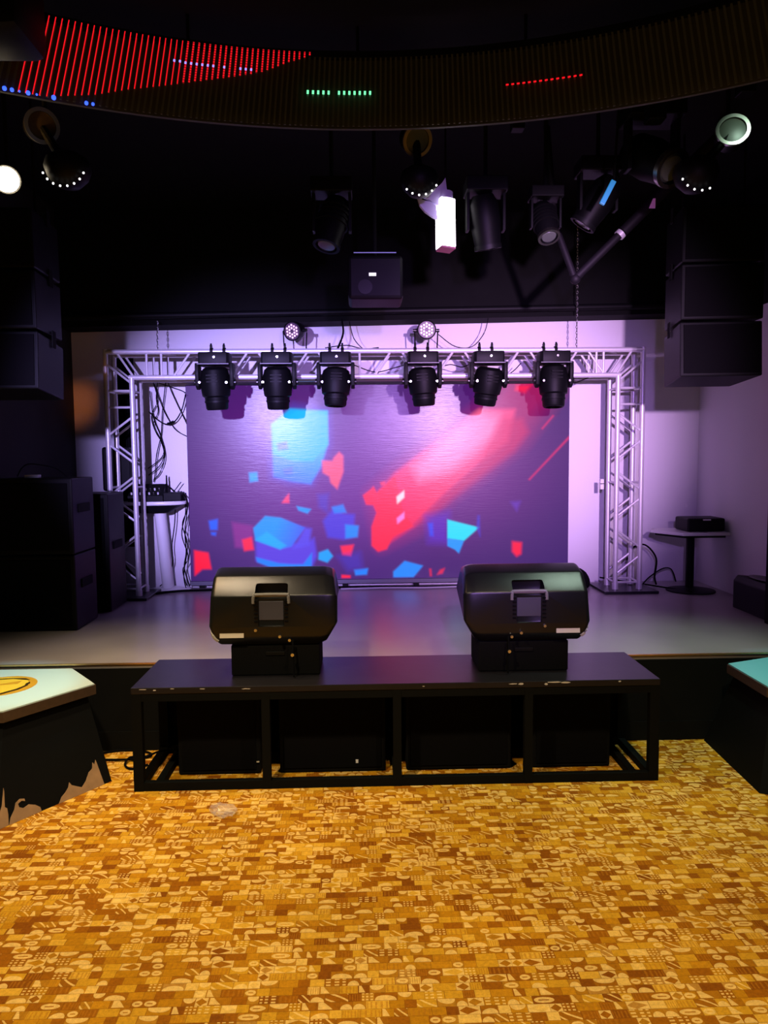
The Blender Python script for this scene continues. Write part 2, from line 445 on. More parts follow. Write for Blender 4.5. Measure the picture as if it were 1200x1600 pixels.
    i = np.arange(ny)[:, None] * (nx + 1) + np.arange(nx)[None, :]
    quads = np.stack([i, i + (nx + 1), i + nx + 2, i + 1], -1).reshape(-1, 4)
    me = bpy.data.meshes.new('display'); me.from_pydata(verts.tolist(), [], quads.tolist()); me.update()
    # vertex colours: average of the touching pixels
    pad = np.pad(img, ((1, 1), (1, 1), (0, 0)), mode='edge')
    vc = (pad[:-1, :-1] + pad[1:, :-1] + pad[:-1, 1:] + pad[1:, 1:]) / 4
    at = me.color_attributes.new('picture', 'FLOAT_COLOR', 'POINT')
    at.data.foreach_set('color', np.concatenate([vc.reshape(-1, 3), np.ones((vc.shape[0] * vc.shape[1], 1))], 1).astype(np.float32).ravel())
    return me

def screen_material():
    m, nt, b = nodes_of('led_display')
    N = nt.nodes.new; L = nt.links.new
    a = N('ShaderNodeAttribute'); a.attribute_name = 'picture'
    L(a.outputs['Color'], b.inputs['Emission Color']); b.inputs['Emission Strength'].default_value = 1.0
    b.inputs['Base Color'].default_value = (.034, .032, .038, 1)
    tc = N('ShaderNodeTexCoord'); mp = N('ShaderNodeMapping'); mp.inputs['Scale'].default_value = (9, 1, 140)
    nz = N('ShaderNodeTexNoise'); nz.inputs['Scale'].default_value = 1.; nz.inputs['Detail'].default_value = 2
    L(tc.outputs['Object'], mp.inputs[0]); L(mp.outputs[0], nz.inputs['Vector'])
    bp = N('ShaderNodeBump'); bp.inputs['Strength'].default_value = .07; bp.inputs['Distance'].default_value = .01
    L(nz.outputs['Fac'], bp.inputs['Height']); L(bp.outputs[0], b.inputs['Normal'])
    b.inputs['Roughness'].default_value = .26; b.inputs['Specular IOR Level'].default_value = .19
    return m

scr = thing('led_screen', (.157, 6.62, .52), 'wide purple LED wall showing blue and red cubes, behind the truss', 'screen')
def child(o, parent):            # keep world placement
    o.parent = parent; o.matrix_parent_inverse = Matrix.Translation(-Vector(parent.location)) if parent.rotation_euler.to_quaternion().angle < 1e-6 else parent.matrix_basis.inverted()
    return o
SCRM = screen_material()
child(linkobj('display', screen_mesh(), SCRM), scr)
fr = MB(); fr.box((.157, 6.63, 1.455), (3.414, .058, 1.745)); child(fr.build('housing', RUBBER), scr)
fr = MB(); fr.box((.157, 6.615, .566), (3.43, .06, .034)); child(fr.build('base_rail', GREY), scr)
for k in range(6):
    child(MB().box((-1.45 + k * .643, 6.62, .535), (.05, .06, .03)).build('foot', BLACKM), scr)

# ------------------------------------------------------------------ truss goal post
TX0, TX1, TY, TS, TT = -2.09, 2.355, 6.16, .208, 2.56
truss = thing('truss_frame', (.13, 6.26, .52), 'silver aluminium box truss goal post standing on the stage', 'truss')
R = .021
def tpart(name, mb, m=ALU, smooth=True): return child(mb.build(name, m, smooth=smooth), truss)
def chord(a, b): tpart('chord', MB().tube(a, b, R, n=12))
def brace(a, b, r=.0095): tpart('brace', MB().tube(a, b, r, n=8))
ZB = ZS + .022
for yy in (TY, TY + TS):
    chord((TX0, yy, ZB), (TX0, yy, TT + R)); chord((TX1, yy, ZB), (TX1, yy, TT + R))
    chord((TX0 + TS, yy, ZB), (TX0 + TS, yy, TT - TS)); chord((TX1 - TS, yy, ZB), (TX1 - TS, yy, TT - TS))
    chord((TX0, yy, TT), (TX1, yy, TT)); chord((TX0 + TS - R, yy, TT - TS), (TX1 - TS + R, yy, TT - TS))
    # column bracing
    for xo, xi in ((TX0, TX0 + TS), (TX1, TX1 - TS)):
        for zz in ((2.245, 2.11, .60) if yy == TY else (2.245, .60)):
            brace((xo, yy, zz), (xi, yy, zz))
        z0 = 2.035
        for k in range(3):
            zt = z0 - k * .49
            brace((xo, yy, zt - .155), (xi, yy, zt)); brace((xo, yy, zt - .225), (xi, yy, zt - .385))
        # corner block
        s = 1 if xo < xi else -1
        brace((xo + s * .09, yy, TT), (xi + s * .02, yy, TT - TS)); brace((xo, yy, TT - .09), (xi, yy, TT - TS - .05))
    for xx in ((TX0 + .333, TX0 + .453) + (TX1 - .333, TX1 - .393) + (-.012,)):
        brace((xx, yy, TT), (xx, yy, TT - TS))
    for x0 in (-1.546, -1.076, -.585):
        brace((x0, yy, TT - TS), (x0 + .15, yy, TT)); brace((x0 + .225, yy, TT), (x0 + .375, yy, TT - TS))
    for x0 in (.105, .624, 1.17, 1.66):
        brace((x0, yy, TT - TS), (x0 + .145, yy, TT)); brace((x0 + .225, yy, TT), (x0 + .375, yy, TT - TS))
for zz in (2.245, 1.45, .60):
    for xx in (TX0, TX0 + TS, TX1 - TS, TX1): brace((xx, TY, zz), (xx, TY + TS, zz))
for x in np.arange(-1.75, 2.1, .47):
    brace((x, TY, TT), (x + .2, TY + TS, TT)); brace((x, TY, TT - TS), (x + .2, TY + TS, TT - TS))
for xc in (TX0 + TS / 2 - .03, TX1 - TS / 2):
    tpart('base_plate', MB().box((xc, TY + .10, ZS + .011), (.46, .44, .022), bevel=.003), PLATE, False)
for xx, yy in [(a, b) for a in (TX0, TX0 + TS, TX1 - TS, TX1) for b in (TY, TY + TS)]:
    tpart('coupler', MB().tube((xx, yy, ZB - .002), (xx, yy, ZB + .05), R + .006, n=12))

# ------------------------------------------------------------------ moving heads on the truss
def moving_head(label, group=None):
    t = thing('moving_head_light', (0, 0, 0), label, 'stage light', group)
    # origin at the chord axis; hangs below and in front
    b = MB(); b.prism([(-.112, -.095), (.112, -.095), (.126, -.05), (.126, .055), (.112, .095), (-.112, .095), (-.126, .055), (-.126, -.05)], .10, Matrix.Translation((0, -.14, -.135)), bevel=.008)
    b.build('base', BLACKM, t, True)
    MB().box((0, -.236, -.128), (.25, .004, .006)).build('display_strip', GREY, t)
    for sx in (-.052, .052):
        c = MB(); c.tube((sx - .012, 0, 0), (sx + .012, 0, 0), .030, n=14); c.box((sx, -.02, .036), (.018, .03, .03), bevel=.004)
        c.tube((sx, -.02, .045), (sx, -.02, .062), .008, n=8); c.box((sx, -.055, -.028), (.022, .09, .024))
        c.build('clamp', BLACKM, t, True)
    MB().tube((.01, -.238, -.075), (.01, -.232, -.075), .009, n=10).build('indicator', STEEL, t)
    for s in (-1, 1):
        a = MB(); a.prism([(-.055, -.115), (.06, -.115), (.065, -.22), (.05, -.30), (.0, -.325), (-.045, -.30), (-.06, -.2)], .03,
                         Matrix(((0, 0, 1, s * .137 - .015), (1, 0, 0, -.14), (0, 1, 0, 0), (0, 0, 0, 1))), bevel=.006)
        a.build('yoke_arm', BLACKM, t, True)
        MB().tube((s * .118, -.14, -.265), (s * .166, -.14, -.265), .026, n=12).build('tilt_knob', GLOSSY, t, True)
        MB().tube((s * .105, -.252, -.275), (s * .105, -.236, -.275), .009, n=8).build('screw', STEEL, t)
    h = MB()
    h.lathe([(.0, .105), (.078, .105), (.105, .085), (.118, .03), (.119, -.03), (.110, -.09), (.094, -.10), (.088, -.175), (.080, -.185), (.070, -.187), (.064, -.17), (0, -.165)], 24)
    for k in range(3): h.box((0, -.112, .05 - k * .022), (.09, .014, .008))
    h.box((0, .10, 0), (.10, .05, .14), bevel=.01)
    ho = h.build('lamp_head', PLASTIC2, t, True); ho.location = (0, -.14, -.268)
    l = MB(); l.lathe([(.0, -.178), (.063, -.172), (.063, -.166), (0, -.164)], 20); l.build('lens', GLOSSY, ho, True)
    r = MB(); r.lathe([(.0885, -.120), (.096, -.122), (.096, -.135), (.0885, -.137)], 24, cap=False); r.build('focus_ring', BLACKM, ho, True)
    return t
PLASTIC2 = mat('black_lamp_shell', (.003, .0033, .0035), .5, spec=.12, bump=.1, bscale=300)
hx = [(-1.172, .10, -.05), (-.675, .12, .0), (-.205, -.08, .06), (.498, .05, -.10), (1.030, .22, .16), (1.565, -.12, .02)]
hl = ['leftmost of the six black moving heads clamped on the truss',
      'second moving head from left on the truss, above the blue cube on the screen',
      'third black moving head from left on the truss, left of the mid joint',
      'fourth black moving head from left on the truss, below the right par light',
      'fifth moving head from left on the truss, over the red beam on the screen',
      'rightmost of the six black moving heads clamped on the truss']
proto = None
for (x, tx, tz), lab in zip(hx, hl):
    if proto is None: proto = o = moving_head(lab, 'moving heads on the truss')
    else: o = copy_thing(proto, (0, 0, 0), label=lab)
    o.location = (x, TY, TT)
    for ch in o.children:
        if ch.name.startswith('lamp_head'):
            ch.rotation_euler = (tx * .8, tz * .6, tz); ch.scale = (1, 1, 1.16 if x in (-1.172, -.675, 1.565) else 1.05)

# ------------------------------------------------------------------ par lights above the truss
PINK = mat('pink_led', (.8, .6, .7), .3, emit=srgb(252, 205, 238), es=1.0)
PARF = mat('par_face', (.10, .06, .09), .4)
def par(label, loc, face_rot, bracket_drop=True):
    t = thing('par_light', loc, label, 'stage light', 'par lights above the truss')
    y = MB(); y.path([(-.098, 0, .155), (-.092, 0, .03), (-.08, 0, .006), (.08, 0, .006), (.092, 0, .03), (.098, 0, .155)], .006, sub=3)
    y.box((0, 0, .008), (.07, .04, .012)); y.build('yoke', BLACKM, t, True)
    h = MB(); h.lathe([(0, .10), (.035, .10), (.062, .07), (.078, .0), (.080, -.055), (.072, -.058), (.070, -.05), (0, -.05)], 22, Matrix.Rotation(-PI / 2, 4, 'X'))
    ho = h.build('can', BLACKM, t, True); ho.location = (0, 0, .165); ho.rotation_euler = face_rot
    for s in (-1, 1): MB().tube((s * .076, 0, 0), (s * .112, 0, 0), .014, n=10).build('tilt_knob', GLOSSY, ho, True)
    fp = MB(); fp.lathe([(0, .051), (.070, .051), (.070, .0525), (0, .0525)], 22, Matrix.Rotation(PI / 2, 4, 'X')); fp.build('face_plate', PARF, ho)
    pts = []
    for q in range(-2, 3):
        for r in range(-2, 3):
            if abs(q + r) <= 2 and (q or r): pts.append((.0255 * (q * math.sqrt(3) / 2), .0255 * (r + q / 2)))
    for px, pz in pts:
        MB().tube((px, -.0535, pz), (px, -.0525 + .001, pz), .0092, n=8).build('led', PINK, ho)
    return t
par('left par light with pink LEDs on the truss top, turned aside', (-.552, 6.30, TT + R + .0), (.18, 0, -.42))
par('right par light with pink LEDs on the truss top, facing forward', (.552, 6.30, TT + R + .0), (.02, 0, 0))

# black pipe above the truss, under the bulkhead
tag(MB().tube((-2.5, 6.36, 2.875), (3.05, 6.36, 2.965), .028, n=12).build('ceiling_pipe', BLACKM, smooth=True), 'long black pipe along the bulkhead above the truss', 'pipe')

# ------------------------------------------------------------------ front riser
riser = thing('front_riser', (.17, 3.94, 0), 'black steel framed riser table in front of the stage, holding both monitors', 'riser')
RX0, RX1, RY0, RY1, RT = -1.18, 1.522, 3.665, 4.19, .54
RTOP = mat('scuffed_black_top', (.014, .013, .016), .33, spec=.24, vary=.5, bscale=7, bump=.08)
b = MB().box(((RX0 + RX1) / 2, (RY0 + RY1) / 2, RT - .016), (RX1 - RX0, RY1 - RY0, .032), bevel=.003); child(b.build('top_panel', RTOP), riser)
for i, x in enumerate((RX0 + .025, -.505, .165, .842, RX1 - .025)):
    for yy in (RY0 + .022, RY1 - .025):
        child(MB().box((x, yy, .254), (.05 if i in (0, 4) else .042, .04, .508)).build('post', RSTEEL), riser)
for yy in (RY0 + .022, RY1 - .025):
    child(MB().box((.171, yy, .022), (RX1 - RX0 - .1, .036, .044)).build('bottom_rail', RSTEEL), riser)
    child(MB().box((.171, yy, .488), (RX1 - RX0 - .1, .036, .04)).build('top_rail', RSTEEL), riser)
for x in (RX0 + .025, RX0 + .12, .165, RX1 - .12, RX1 - .025):
    child(MB().box((x, 3.928, .02), (.038, .44, .04)).build('cross_rail', RSTEEL), riser)
CHIP = mat('bare_wood_chip', (.5, .46, .40), .8)
for x, w, h in ((-1.12, .05, .004), (-1.06, .02, .006), (-.82, .03, .004), (-.60, .05, .004), (.30, .012, .004), (.76, .05, .007), (.80, .03, .012), (.93, .02, .01), (.97, .09, .010), (1.03, .05, .012), (1.31, .016, .008), (-.97, .02, .004)):
    n = 7; pl = [(w / 2 * math.cos(2 * PI * k / n) * random.uniform(.7, 1.1), h / 2 * math.sin(2 * PI * k / n) * random.uniform(.6, 1.2)) for k in range(n)]
    child(MB().prism(pl, .0015, Matrix(((1, 0, 0, x), (0, 0, 1, RY0 - .0014), (0, 1, 0, RT - .004 - random.uniform(0.002, .014)), (0, 0, 0, 1)))).build('chipped_edge', CHIP), riser)

# black cases stored under the riser
cl = ['leftmost black case under the front riser', 'black case under the front riser, left of its middle post', 'black case under the front riser, right of its middle post', 'rightmost black case under the front riser']
CASE = mat('black_carpet_covering', (.004, .004, .004), .95, spec=.1, bump=.3, bscale=300)
for (xa, xb), lab in zip(((-1.0, -.56), (-.46, .11), (.22, .79), (.90, 1.33)), cl):
    c = thing('speaker_case', ((xa + xb) / 2, 4.0, 0), lab, 'case', 'black cases under the riser')
    child(MB().box(((xa + xb) / 2, 4.0, .225), (xb - xa, .30, .45), bevel=.012).build('cabinet', CASE), c)
    child(MB().box(((xa + xb) / 2, 3.848, .225), (xb - xa - .05, .008, .39)).build('grille', RUBBER), c)
    for q in (-1, 1): child(MB().box(((xa + xb) / 2 + q * ((xb - xa) / 2 - .03), 3.848, .43), (.03, .012, .03)).build('corner_guard', BLACKM), c)
    if xa == -.46: child(MB().box((-.045, 3.843, .062), (.014, .004, .018)).build('sticker', mat('white_sticker', (.7, .7, .72), .5)), c)
    if xa == -1.0: child(MB().box((-.575, 3.843, .07), (.014, .004, .006)).build('sticker', STICK), c)

# ------------------------------------------------------------------ stage monitors
def cut(o, cutters):
    for c in cutters:
        md = o.modifiers.new('cut', 'BOOLEAN'); md.object = c; md.operation = 'DIFFERENCE'; md.solver = 'EXACT'
    bpy.context.view_layer.update()
    dg = bpy.context.evaluated_depsgraph_get()
    me = bpy.data.meshes.new_from_object(o.evaluated_get(dg)); o.modifiers.clear(); o.data = me
    for c in cutters: bpy.data.objects.remove(c)

def monitor(label, cx, mir):
    """lying loudspeaker seen from behind; local x runs -.335..+.335, the rounded baffle end at +x"""
    t = thing('stage_monitor', (cx, 3.95, .712), label, 'loudspeaker', 'stage monitors on the riser')
    prof = [(-.115, .0), (-.15, .045), (-.158, .10), (-.150, .265), (-.055, .355), (.06, .385), (.15, .372), (.20, .25), (.16, .02), (.10, .0)]
    def xl(z): return -.335 + (.012 if z > .26 else 0) + max(0, (.09 - z)) * .42
    def xr(z): return .318 - max(0, (.10 - z)) * .5 - max(0, z - .30) * .22
    st = [('l', .022, .93), ('l', 0.0, 1.0), ('m', 0, 1)]
    bm = bmesh.new(); rings = []
    cyy, cz = .01, .19
    for kind, off, scl in (('l', .0, .94), ('l', .018, 1), ('r', -.05, 1), ('r', -.02, .985), ('r', .008, .93), ('r', .020, .80)):
        ring = []
        for (yy, zz) in prof:
            y2, z2 = cyy + (yy - cyy) * scl, cz + (zz - cz) * scl
            xx = (xl(zz) + off) if kind == 'l' else (xr(zz) + off)
            ring.append(bm.verts.new((xx * mir, y2, z2)))
        rings.append(ring)
    for A, B in zip(rings[:-1], rings[1:]):
        for k in range(len(prof)): bm.faces.new((A[k], A[(k + 1) % len(prof)], B[(k + 1) % len(prof)], B[k]))
    bm.faces.new(rings[0][::-1]); bm.faces.new(rings[-1])
    bmesh.ops.recalc_face_normals(bm, faces=bm.faces)
    es = [e for e in bm.edges if e.calc_face_angle(0) > .25]
    bmesh.ops.bevel(bm, geom=es, offset=.007, segments=2, affect='EDGES', profile=.5)
    m = MB(); m.bm.free(); m.bm = bm
    body = m.build('cabinet', PLASTIC, t)
    body.parent = None
    hxc = -.008 * mir
    c1 = MB().box((hxc, -.125, .283), (.170, .15, .074), bevel=.012).build('tmp', BLACK)
    c2 = MB().box((hxc, -.17, .18), (.135, .05, .155), bevel=.008).build('tmp', BLACK)
    cut(body, [c1, c2])
    body.parent = t
    for p in body.data.polygons: p.use_smooth = True
    body.data.set_sharp_from_angle(angle=math.radians(30))
    h = MB(); h.path([(hxc - .092, -.156, .225), (hxc - .090, -.156, .262), (hxc - .075, -.148, .270), (hxc + .075, -.148, .270), (hxc + .090, -.156, .262), (hxc + .092, -.156, .225)], .0085, n=8, sub=3)
    h.box((hxc, -.142, .267), (.168, .016, .020), bevel=.005)
    h.build('handle', mat('worn_grey_handle', (.16, .16, .155), .35), t, True)
    MB().box((hxc, -.146, .185), (.128, .006, .10), bevel=.002).build('amplifier_panel', PANEL, t)
    for s in (-1, 1):
        for k in range(6):
            MB().box((hxc + s * .079, -.158, .235 - k * .021), (.018, .008, .006)).build('cooling_fin', RUBBER, t)
    lx = -.215 * mir
    MB().box((lx, -.1535, .057), (.125, .005, .024), rot=Euler((math.radians(-9), 0, .0))).build('label_strip', STICK, t)
    MB().path([(-.322 * mir, -.120, .100), (-.313 * mir, -.143, .055), (-.290 * mir, -.135, .026)], .010, n=6, sub=3).build('corner_trim', mat('pale_trim', (.45, .44, .40), .45), t, True)
    for kx, kz in ((-.09, .085), (.035, .05), (.085, .03)):
        MB().tube((kx * mir, -.165, kz), (kx * mir, -.148, kz), .008, n=8).build('knob', STEEL, t)
    MB().path([(.10 * mir, -.15, .03), (.102 * mir, -.162, -.02), (.104 * mir, -.166, -.09), (.105 * mir, -.165, -.165)], .005, n=6).build('power_cable', RUBBER, t, True)
    MB().tube((.10 * mir, -.178, -.045), (.10 * mir, -.160, -.045), .009, n=8).build('plug', STEEL, t)
    return t
monitor('left black stage monitor lying on its side on the riser, back facing us', -.474, 1)
monitor('right black stage monitor lying on its side on the riser, back facing us', .862, -1)
for x0, x1, lab in ((-.703, -.236, 'low black box under the left stage monitor'), (.612, 1.092, 'low black box under the right stage monitor')):
    c = thing('support_box', ((x0 + x1) / 2, 3.99, .54), lab, 'box', 'black boxes under the monitors')
    child(MB().box(((x0 + x1) / 2, 3.985, .624), (x1 - x0, .29, .166), bevel=.008).build('body', CASE), c)
    child(MB().box(((x0 + x1) / 2, 3.985, .709), (x1 - x0 - .02, .27, .006)).build('lid', BLACKM), c)
    child(MB().box(((x0 + x1) / 2, 3.838, .66), (.10, .006, .02), bevel=.002).build('handle', BLACKM), c)

# ------------------------------------------------------------------ carpet litter and cables
m, nt, bs = nodes_of('clear_plastic_film')
bs.inputs['Base Color'].default_value = (.85, .82, .75, 1); bs.inputs['Roughness'].default_value = .12; bs.inputs['Alpha'].default_value = .22
bs.inputs['Specular IOR Level'].default_value = .9
bm = bmesh.new(); bmesh.ops.create_icosphere(bm, subdivisions=3, radius=1)
rb = random.Random(3)
for v in bm.verts:
    n = 1 + .22 * math.sin(v.co.x * 5 + v.co.y * 3.1) * math.sin(v.co.y * 5 + 1.3) + rb.uniform(-.10, .10)
    ear = 1 + .5 * max(0, -v.co.x - .3)
    v.co = Vector((v.co.x * .066 * n, v.co.y * .042 * n, max(v.co.z, -.5) * .030 * n * ear))
mb = MB(); mb.bm.free(); mb.bm = bm
bag = mb.build('plastic_bag', m); bag.location = (-.675, 3.40, .018); bag.rotation_euler = (0, 0, -.35)
zmin = min(v.co.z for v in bag.data.vertices); bag.location.z = -zmin + .001
tag(bag, 'crumpled clear plastic wrapper lying on the gold carpet', 'wrapper')

def cable(pts, label, r=.006, group=None, name='cable', m=RUBBER):
    return tag(MB().path(pts, r).build(name, m, smooth=True), label, 'cable', group)
cable([(-1.53, 4.15, .008), (-1.42, 4.19, .008), (-1.30, 4.18, .008), (-1.22, 4.12, .008), (-1.28, 4.05, .014), (-1.44, 4.06, .008), (-1.54, 4.08, .008)], 'black cable looping on the carpet beside the left end of the riser')
cable([(-1.20, 3.98, .009), (-1.27, 3.93, .009), (-1.325, 3.98, .009), (-1.32, 4.05, .022), (-1.25, 4.09, .009), (-1.14, 4.08, .05), (-1.05, 4.10, .05)], 'black cable curling out under the riser frame at left')

# ------------------------------------------------------------------ hexagonal tables
MINT = mat('mint_white_tabletop', (.56, .72, .68), .28)
CYANTINT = mat('cyan_light_tinted_top', (.20, .54, .55), .28)  # white top like the left one, cyan light put into its colour
YEL = mat('yellow_print', srgb(236, 196, 60), .35); AMB = mat('amber_print', srgb(205, 150, 40), .35); INK = mat('dark_print', srgb(52, 34, 14), .35)
def hex_table(label, top, base, ztop, topm=None):
    cx = sum(p[0] for p in top) / 6; cyy = sum(p[1] for p in top) / 6
    t = thing('hexagonal_table', (cx, cyy, 0), label, 'table')
    child(MB().prism(top, .05, Matrix.Translation((0, 0, ztop - .056))).build('edge_band', WOODEDGE), t)
    inner = [(cx + (x - cx) * .985, cyy + (y - cyy) * .985) for x, y in top]
    child(MB().prism(inner, .008, Matrix.Translation((0, 0, ztop - .008))).build('tabletop', topm or MINT), t)
    bm = bmesh.new(); n = 6
    ins = [(cx + (x - cx) * .90, cyy + (y - cyy) * .90) for x, y in top]
    lo = [bm.verts.new((x, y, 0)) for x, y in base]; hi = [bm.verts.new((x, y, ztop - .056)) for x, y in ins]
    for k in range(n): bm.faces.new((lo[k], lo[(k + 1) % n], hi[(k + 1) % n], hi[k]))
    bm.faces.new(lo[::-1]); bm.faces.new(hi)
    q = MB(); q.bm.free(); q.bm = bm
    child(q.build('pedestal', BLACKV), t)
    return t, (cx, cyy)
BLACKV = mat('black_vinyl', (.0035, .0038, .0038), .7, spec=.08)
LT = [(-1.432, 3.885), (-1.668, 4.185), (-2.10, 4.18), (-2.36, 3.83), (-2.15, 3.44), (-1.722, 3.47)]
LB = [(-1.338, 3.80), (-1.555, 4.185), (-2.13, 4.185), (-2.42, 3.80), (-2.15, 3.26), (-1.69, 3.31)]
lt, lc = hex_table('white hexagonal table with yellow round emblem, left of the riser', LT, LB, .5)
# yellow emblem printed on the left top
ex, ey, er = -1.922, 3.867, .176
def disc(r, z, m, name, cx=ex, cyy=ey, sx=1, sy=1):
    child(MB().prism([(cx + r * sx * math.cos(2 * PI * k / 40), cyy + r * sy * math.sin(2 * PI * k / 40)) for k in range(40)], .0006, Matrix.Translation((0, 0, z))).build(name, m), lt)
disc(er, .5003, AMB, 'emblem_ring')
disc(er * .86, .5010, YEL, 'emblem_disc', ex - .02)
def ink(poly): child(MB().prism(poly, .0006, Matrix.Translation((0, 0, .5018))).build('emblem_line', INK), lt)
ink([(-2.08, 3.955), (-1.989, 3.992), (-1.924, 4.002), (-1.85, 3.996), (-1.812, 3.965), (-1.834, 3.966), (-1.913, 3.988), (-1.98, 3.978)])
ink([(-1.93, 3.71), (-1.87, 3.738), (-1.819, 3.808), (-1.790, 3.89), (-1.782, 3.872), (-1.801, 3.80), (-1.855, 3.724)])
ink([(-1.80, 3.935), (-1.786, 3.905), (-1.80, 3.87), (-1.808, 3.905)])
child(MB().prism([(-2.0, 3.86), (-1.85, 3.955), (-1.85, 3.90)], .0006, Matrix.Translation((0, 0, .5018))).build('emblem_wedge', AMB), lt)
# torn vinyl along the foot, fibreboard showing
def torn(k, pts):
    a, b = Vector((*LB[(k + 1) % 6], 0)), Vector((*LB[k], 0))
    cx, cyy = lc
    ta = Vector((cx + (LT[(k + 1) % 6][0] - cx) * .9, cyy + (LT[(k + 1) % 6][1] - cyy) * .9, .444)); tb = Vector((cx + (LT[k][0] - cx) * .9, cyy + (LT[k][1] - cyy) * .9, .444))
    nrm = (b - a).cross(ta - a).normalized()
    if nrm.dot(Vector((cx, cyy, .2)) - a) > 0: nrm = -nrm
    P = [a.lerp(b, u).lerp(ta.lerp(tb, u), v) + nrm * .003 for u, v in pts]
    bm = bmesh.new(); f0 = bm.faces.new([bm.verts.new(p) for p in P])
    r = bmesh.ops.extrude_face_region(bm, geom=[f0]); bmesh.ops.translate(bm, vec=-nrm * .004, verts=[v for v in r['geom'] if isinstance(v, bmesh.types.BMVert)])
    q = MB(); q.bm.free(); q.bm = bm
    child(q.build('torn_patch', TAN), lt)
torn(5, [(x, y) for x, y in ((.075, .0), (.085, .12), (.095, .25), (.10, .285), (.12, .24), (.135, .27), (.15, .21), (.19, .185), (.235, .11), (.28, .065), (.33, .10), (.37, .13), (.385, .165), (.40, .12), (.43, .085), (.47, .055), (.50, .0))][::-1])
torn(5, [(x, y) for x, y in ((.65, .0), (.66, .045), (.70, .085), (.755, .115), (.80, .10), (.835, .125), (.845, .16), (.815, .175), (.785, .16), (.79, .185), (.83, .20), (.865, .175), (.875, .12), (.905, .06), (.915, .0))][::-1])
torn(5, [(x, y) for x, y in ((.92, .0), (.925, .10), (.935, .16), (.955, .18), (.965, .33), (.972, .36), (.98, .20), (1.0, .12), (1.0, .0))][::-1])
torn(4, [(x, y) for x, y in ((.0, .0), (.0, .12), (.05, .16), (.10, .10), (.22, .08), (.30, .0))][::-1])
RTp = [(2.062, 3.633), (2.068, 4.06), (2.40, 4.185), (2.78, 4.10), (2.80, 3.64), (2.44, 3.42)]
RB = [(1.965, 3.50), (2.005, 4.185), (2.45, 4.19), (2.86, 4.15), (2.88, 3.55), (2.44, 3.25)]
hex_table('cyan-lit white hexagonal table cut by the right edge of the photo', RTp[::-1], RB[::-1], .5, CYANTINT)

# ------------------------------------------------------------------ stage left: black cabinets
def cabinet(label, x0, x1, y0, y1, z1, n, group=None):
    t = thing('speaker_cabinet', ((x0 + x1) / 2, (y0 + y1) / 2, ZS), label, 'loudspeaker', group)
    h = (z1 - ZS) / n
    cxx, cyy = (x0 + x1) / 2, (y0 + y1) / 2
    for k in range(n):
        z = ZS + h * (k + .5)
        child(MB().box((cxx, cyy, z), (x1 - x0, y1 - y0, h - .006), bevel=.01).build('cabinet', BLACKM), t)
        child(MB().box((cxx, y0 - .004, z), (x1 - x0 - .06, .01, h - .07), bevel=.003).build('grille', RUBBER), t)
        child(MB().box((x1 + .004, cyy, z + .05), (.01, .20, .06), bevel=.003).build('handle', BLACK), t)
    return t
cabinet('tall black speaker stack at the left edge of the stage', -2.50, -1.96, 5.02, 5.42, 1.566, 2)
cabinet('lower black speaker cabinet behind the tall left stack', -2.50, -1.93, 5.62, 6.0, 1.43, 1)
t = thing('white_gadget', (-2.24, 5.1, 1.566), 'small white adapter lying on the tall left speaker stack', 'adapter')
child(MB().box((-2.25, 5.1, 1.577), (.095, .05, .022), bevel=.004).build('case', WHITE), t)
cable([(-2.06, 5.2, 1.572), (-2.12, 5.16, 1.63), (-2.22, 5.14, 1.655), (-2.30, 5.15, 1.66), (-2.36, 5.18, 1.63), (-2.40, 5.2, 1.575)], 'thin black wire arching over the tall left speaker stack', .004)

# black speaker on a tripod behind the left truss column
t = thing('tripod_speaker', (-2.16, 6.50, ZS), 'black speaker on a pole behind the left truss column', 'loudspeaker')
child(MB().box((-2.12, 6.50, 1.60), (.24, .18, .38), bevel=.02).build('cabinet', BLACKM), t)
child(MB().tube((-2.12, 6.50, .60), (-2.12, 6.50, 1.41), .018).build('pole', BLACKM), t)
for a in (.6, 2.7, 4.5): child(MB().tube((-2.12, 6.50, .78), (-2.12 + .2 * math.cos(a), 6.50 + .12 * math.sin(a), ZS + .008), .010).build('leg', BLACKM), t)
t = thing('black_drape', (-2.33, 6.55, ZS), 'black cloth hanging in folds behind the left truss column', 'drape')
bm = bmesh.new(); pv = None; nn = 26
for k in range(nn + 1):
    x = -2.17 + .16 * k / nn; y = 6.632 + .012 * math.sin(k * 1.7)
    a, b_ = bm.verts.new((x, y, 2.62)), bm.verts.new((x + .01 * math.sin(k), y, .9))
    if pv: bm.faces.new((pv[0], a, b_, pv[1]))
    pv = (a, b_)
q = MB(); q.bm.free(); q.bm = bm
dr = child(q.build('cloth', CASE), t); dr.modifiers.new('thick', 'SOLIDIFY').thickness = .004

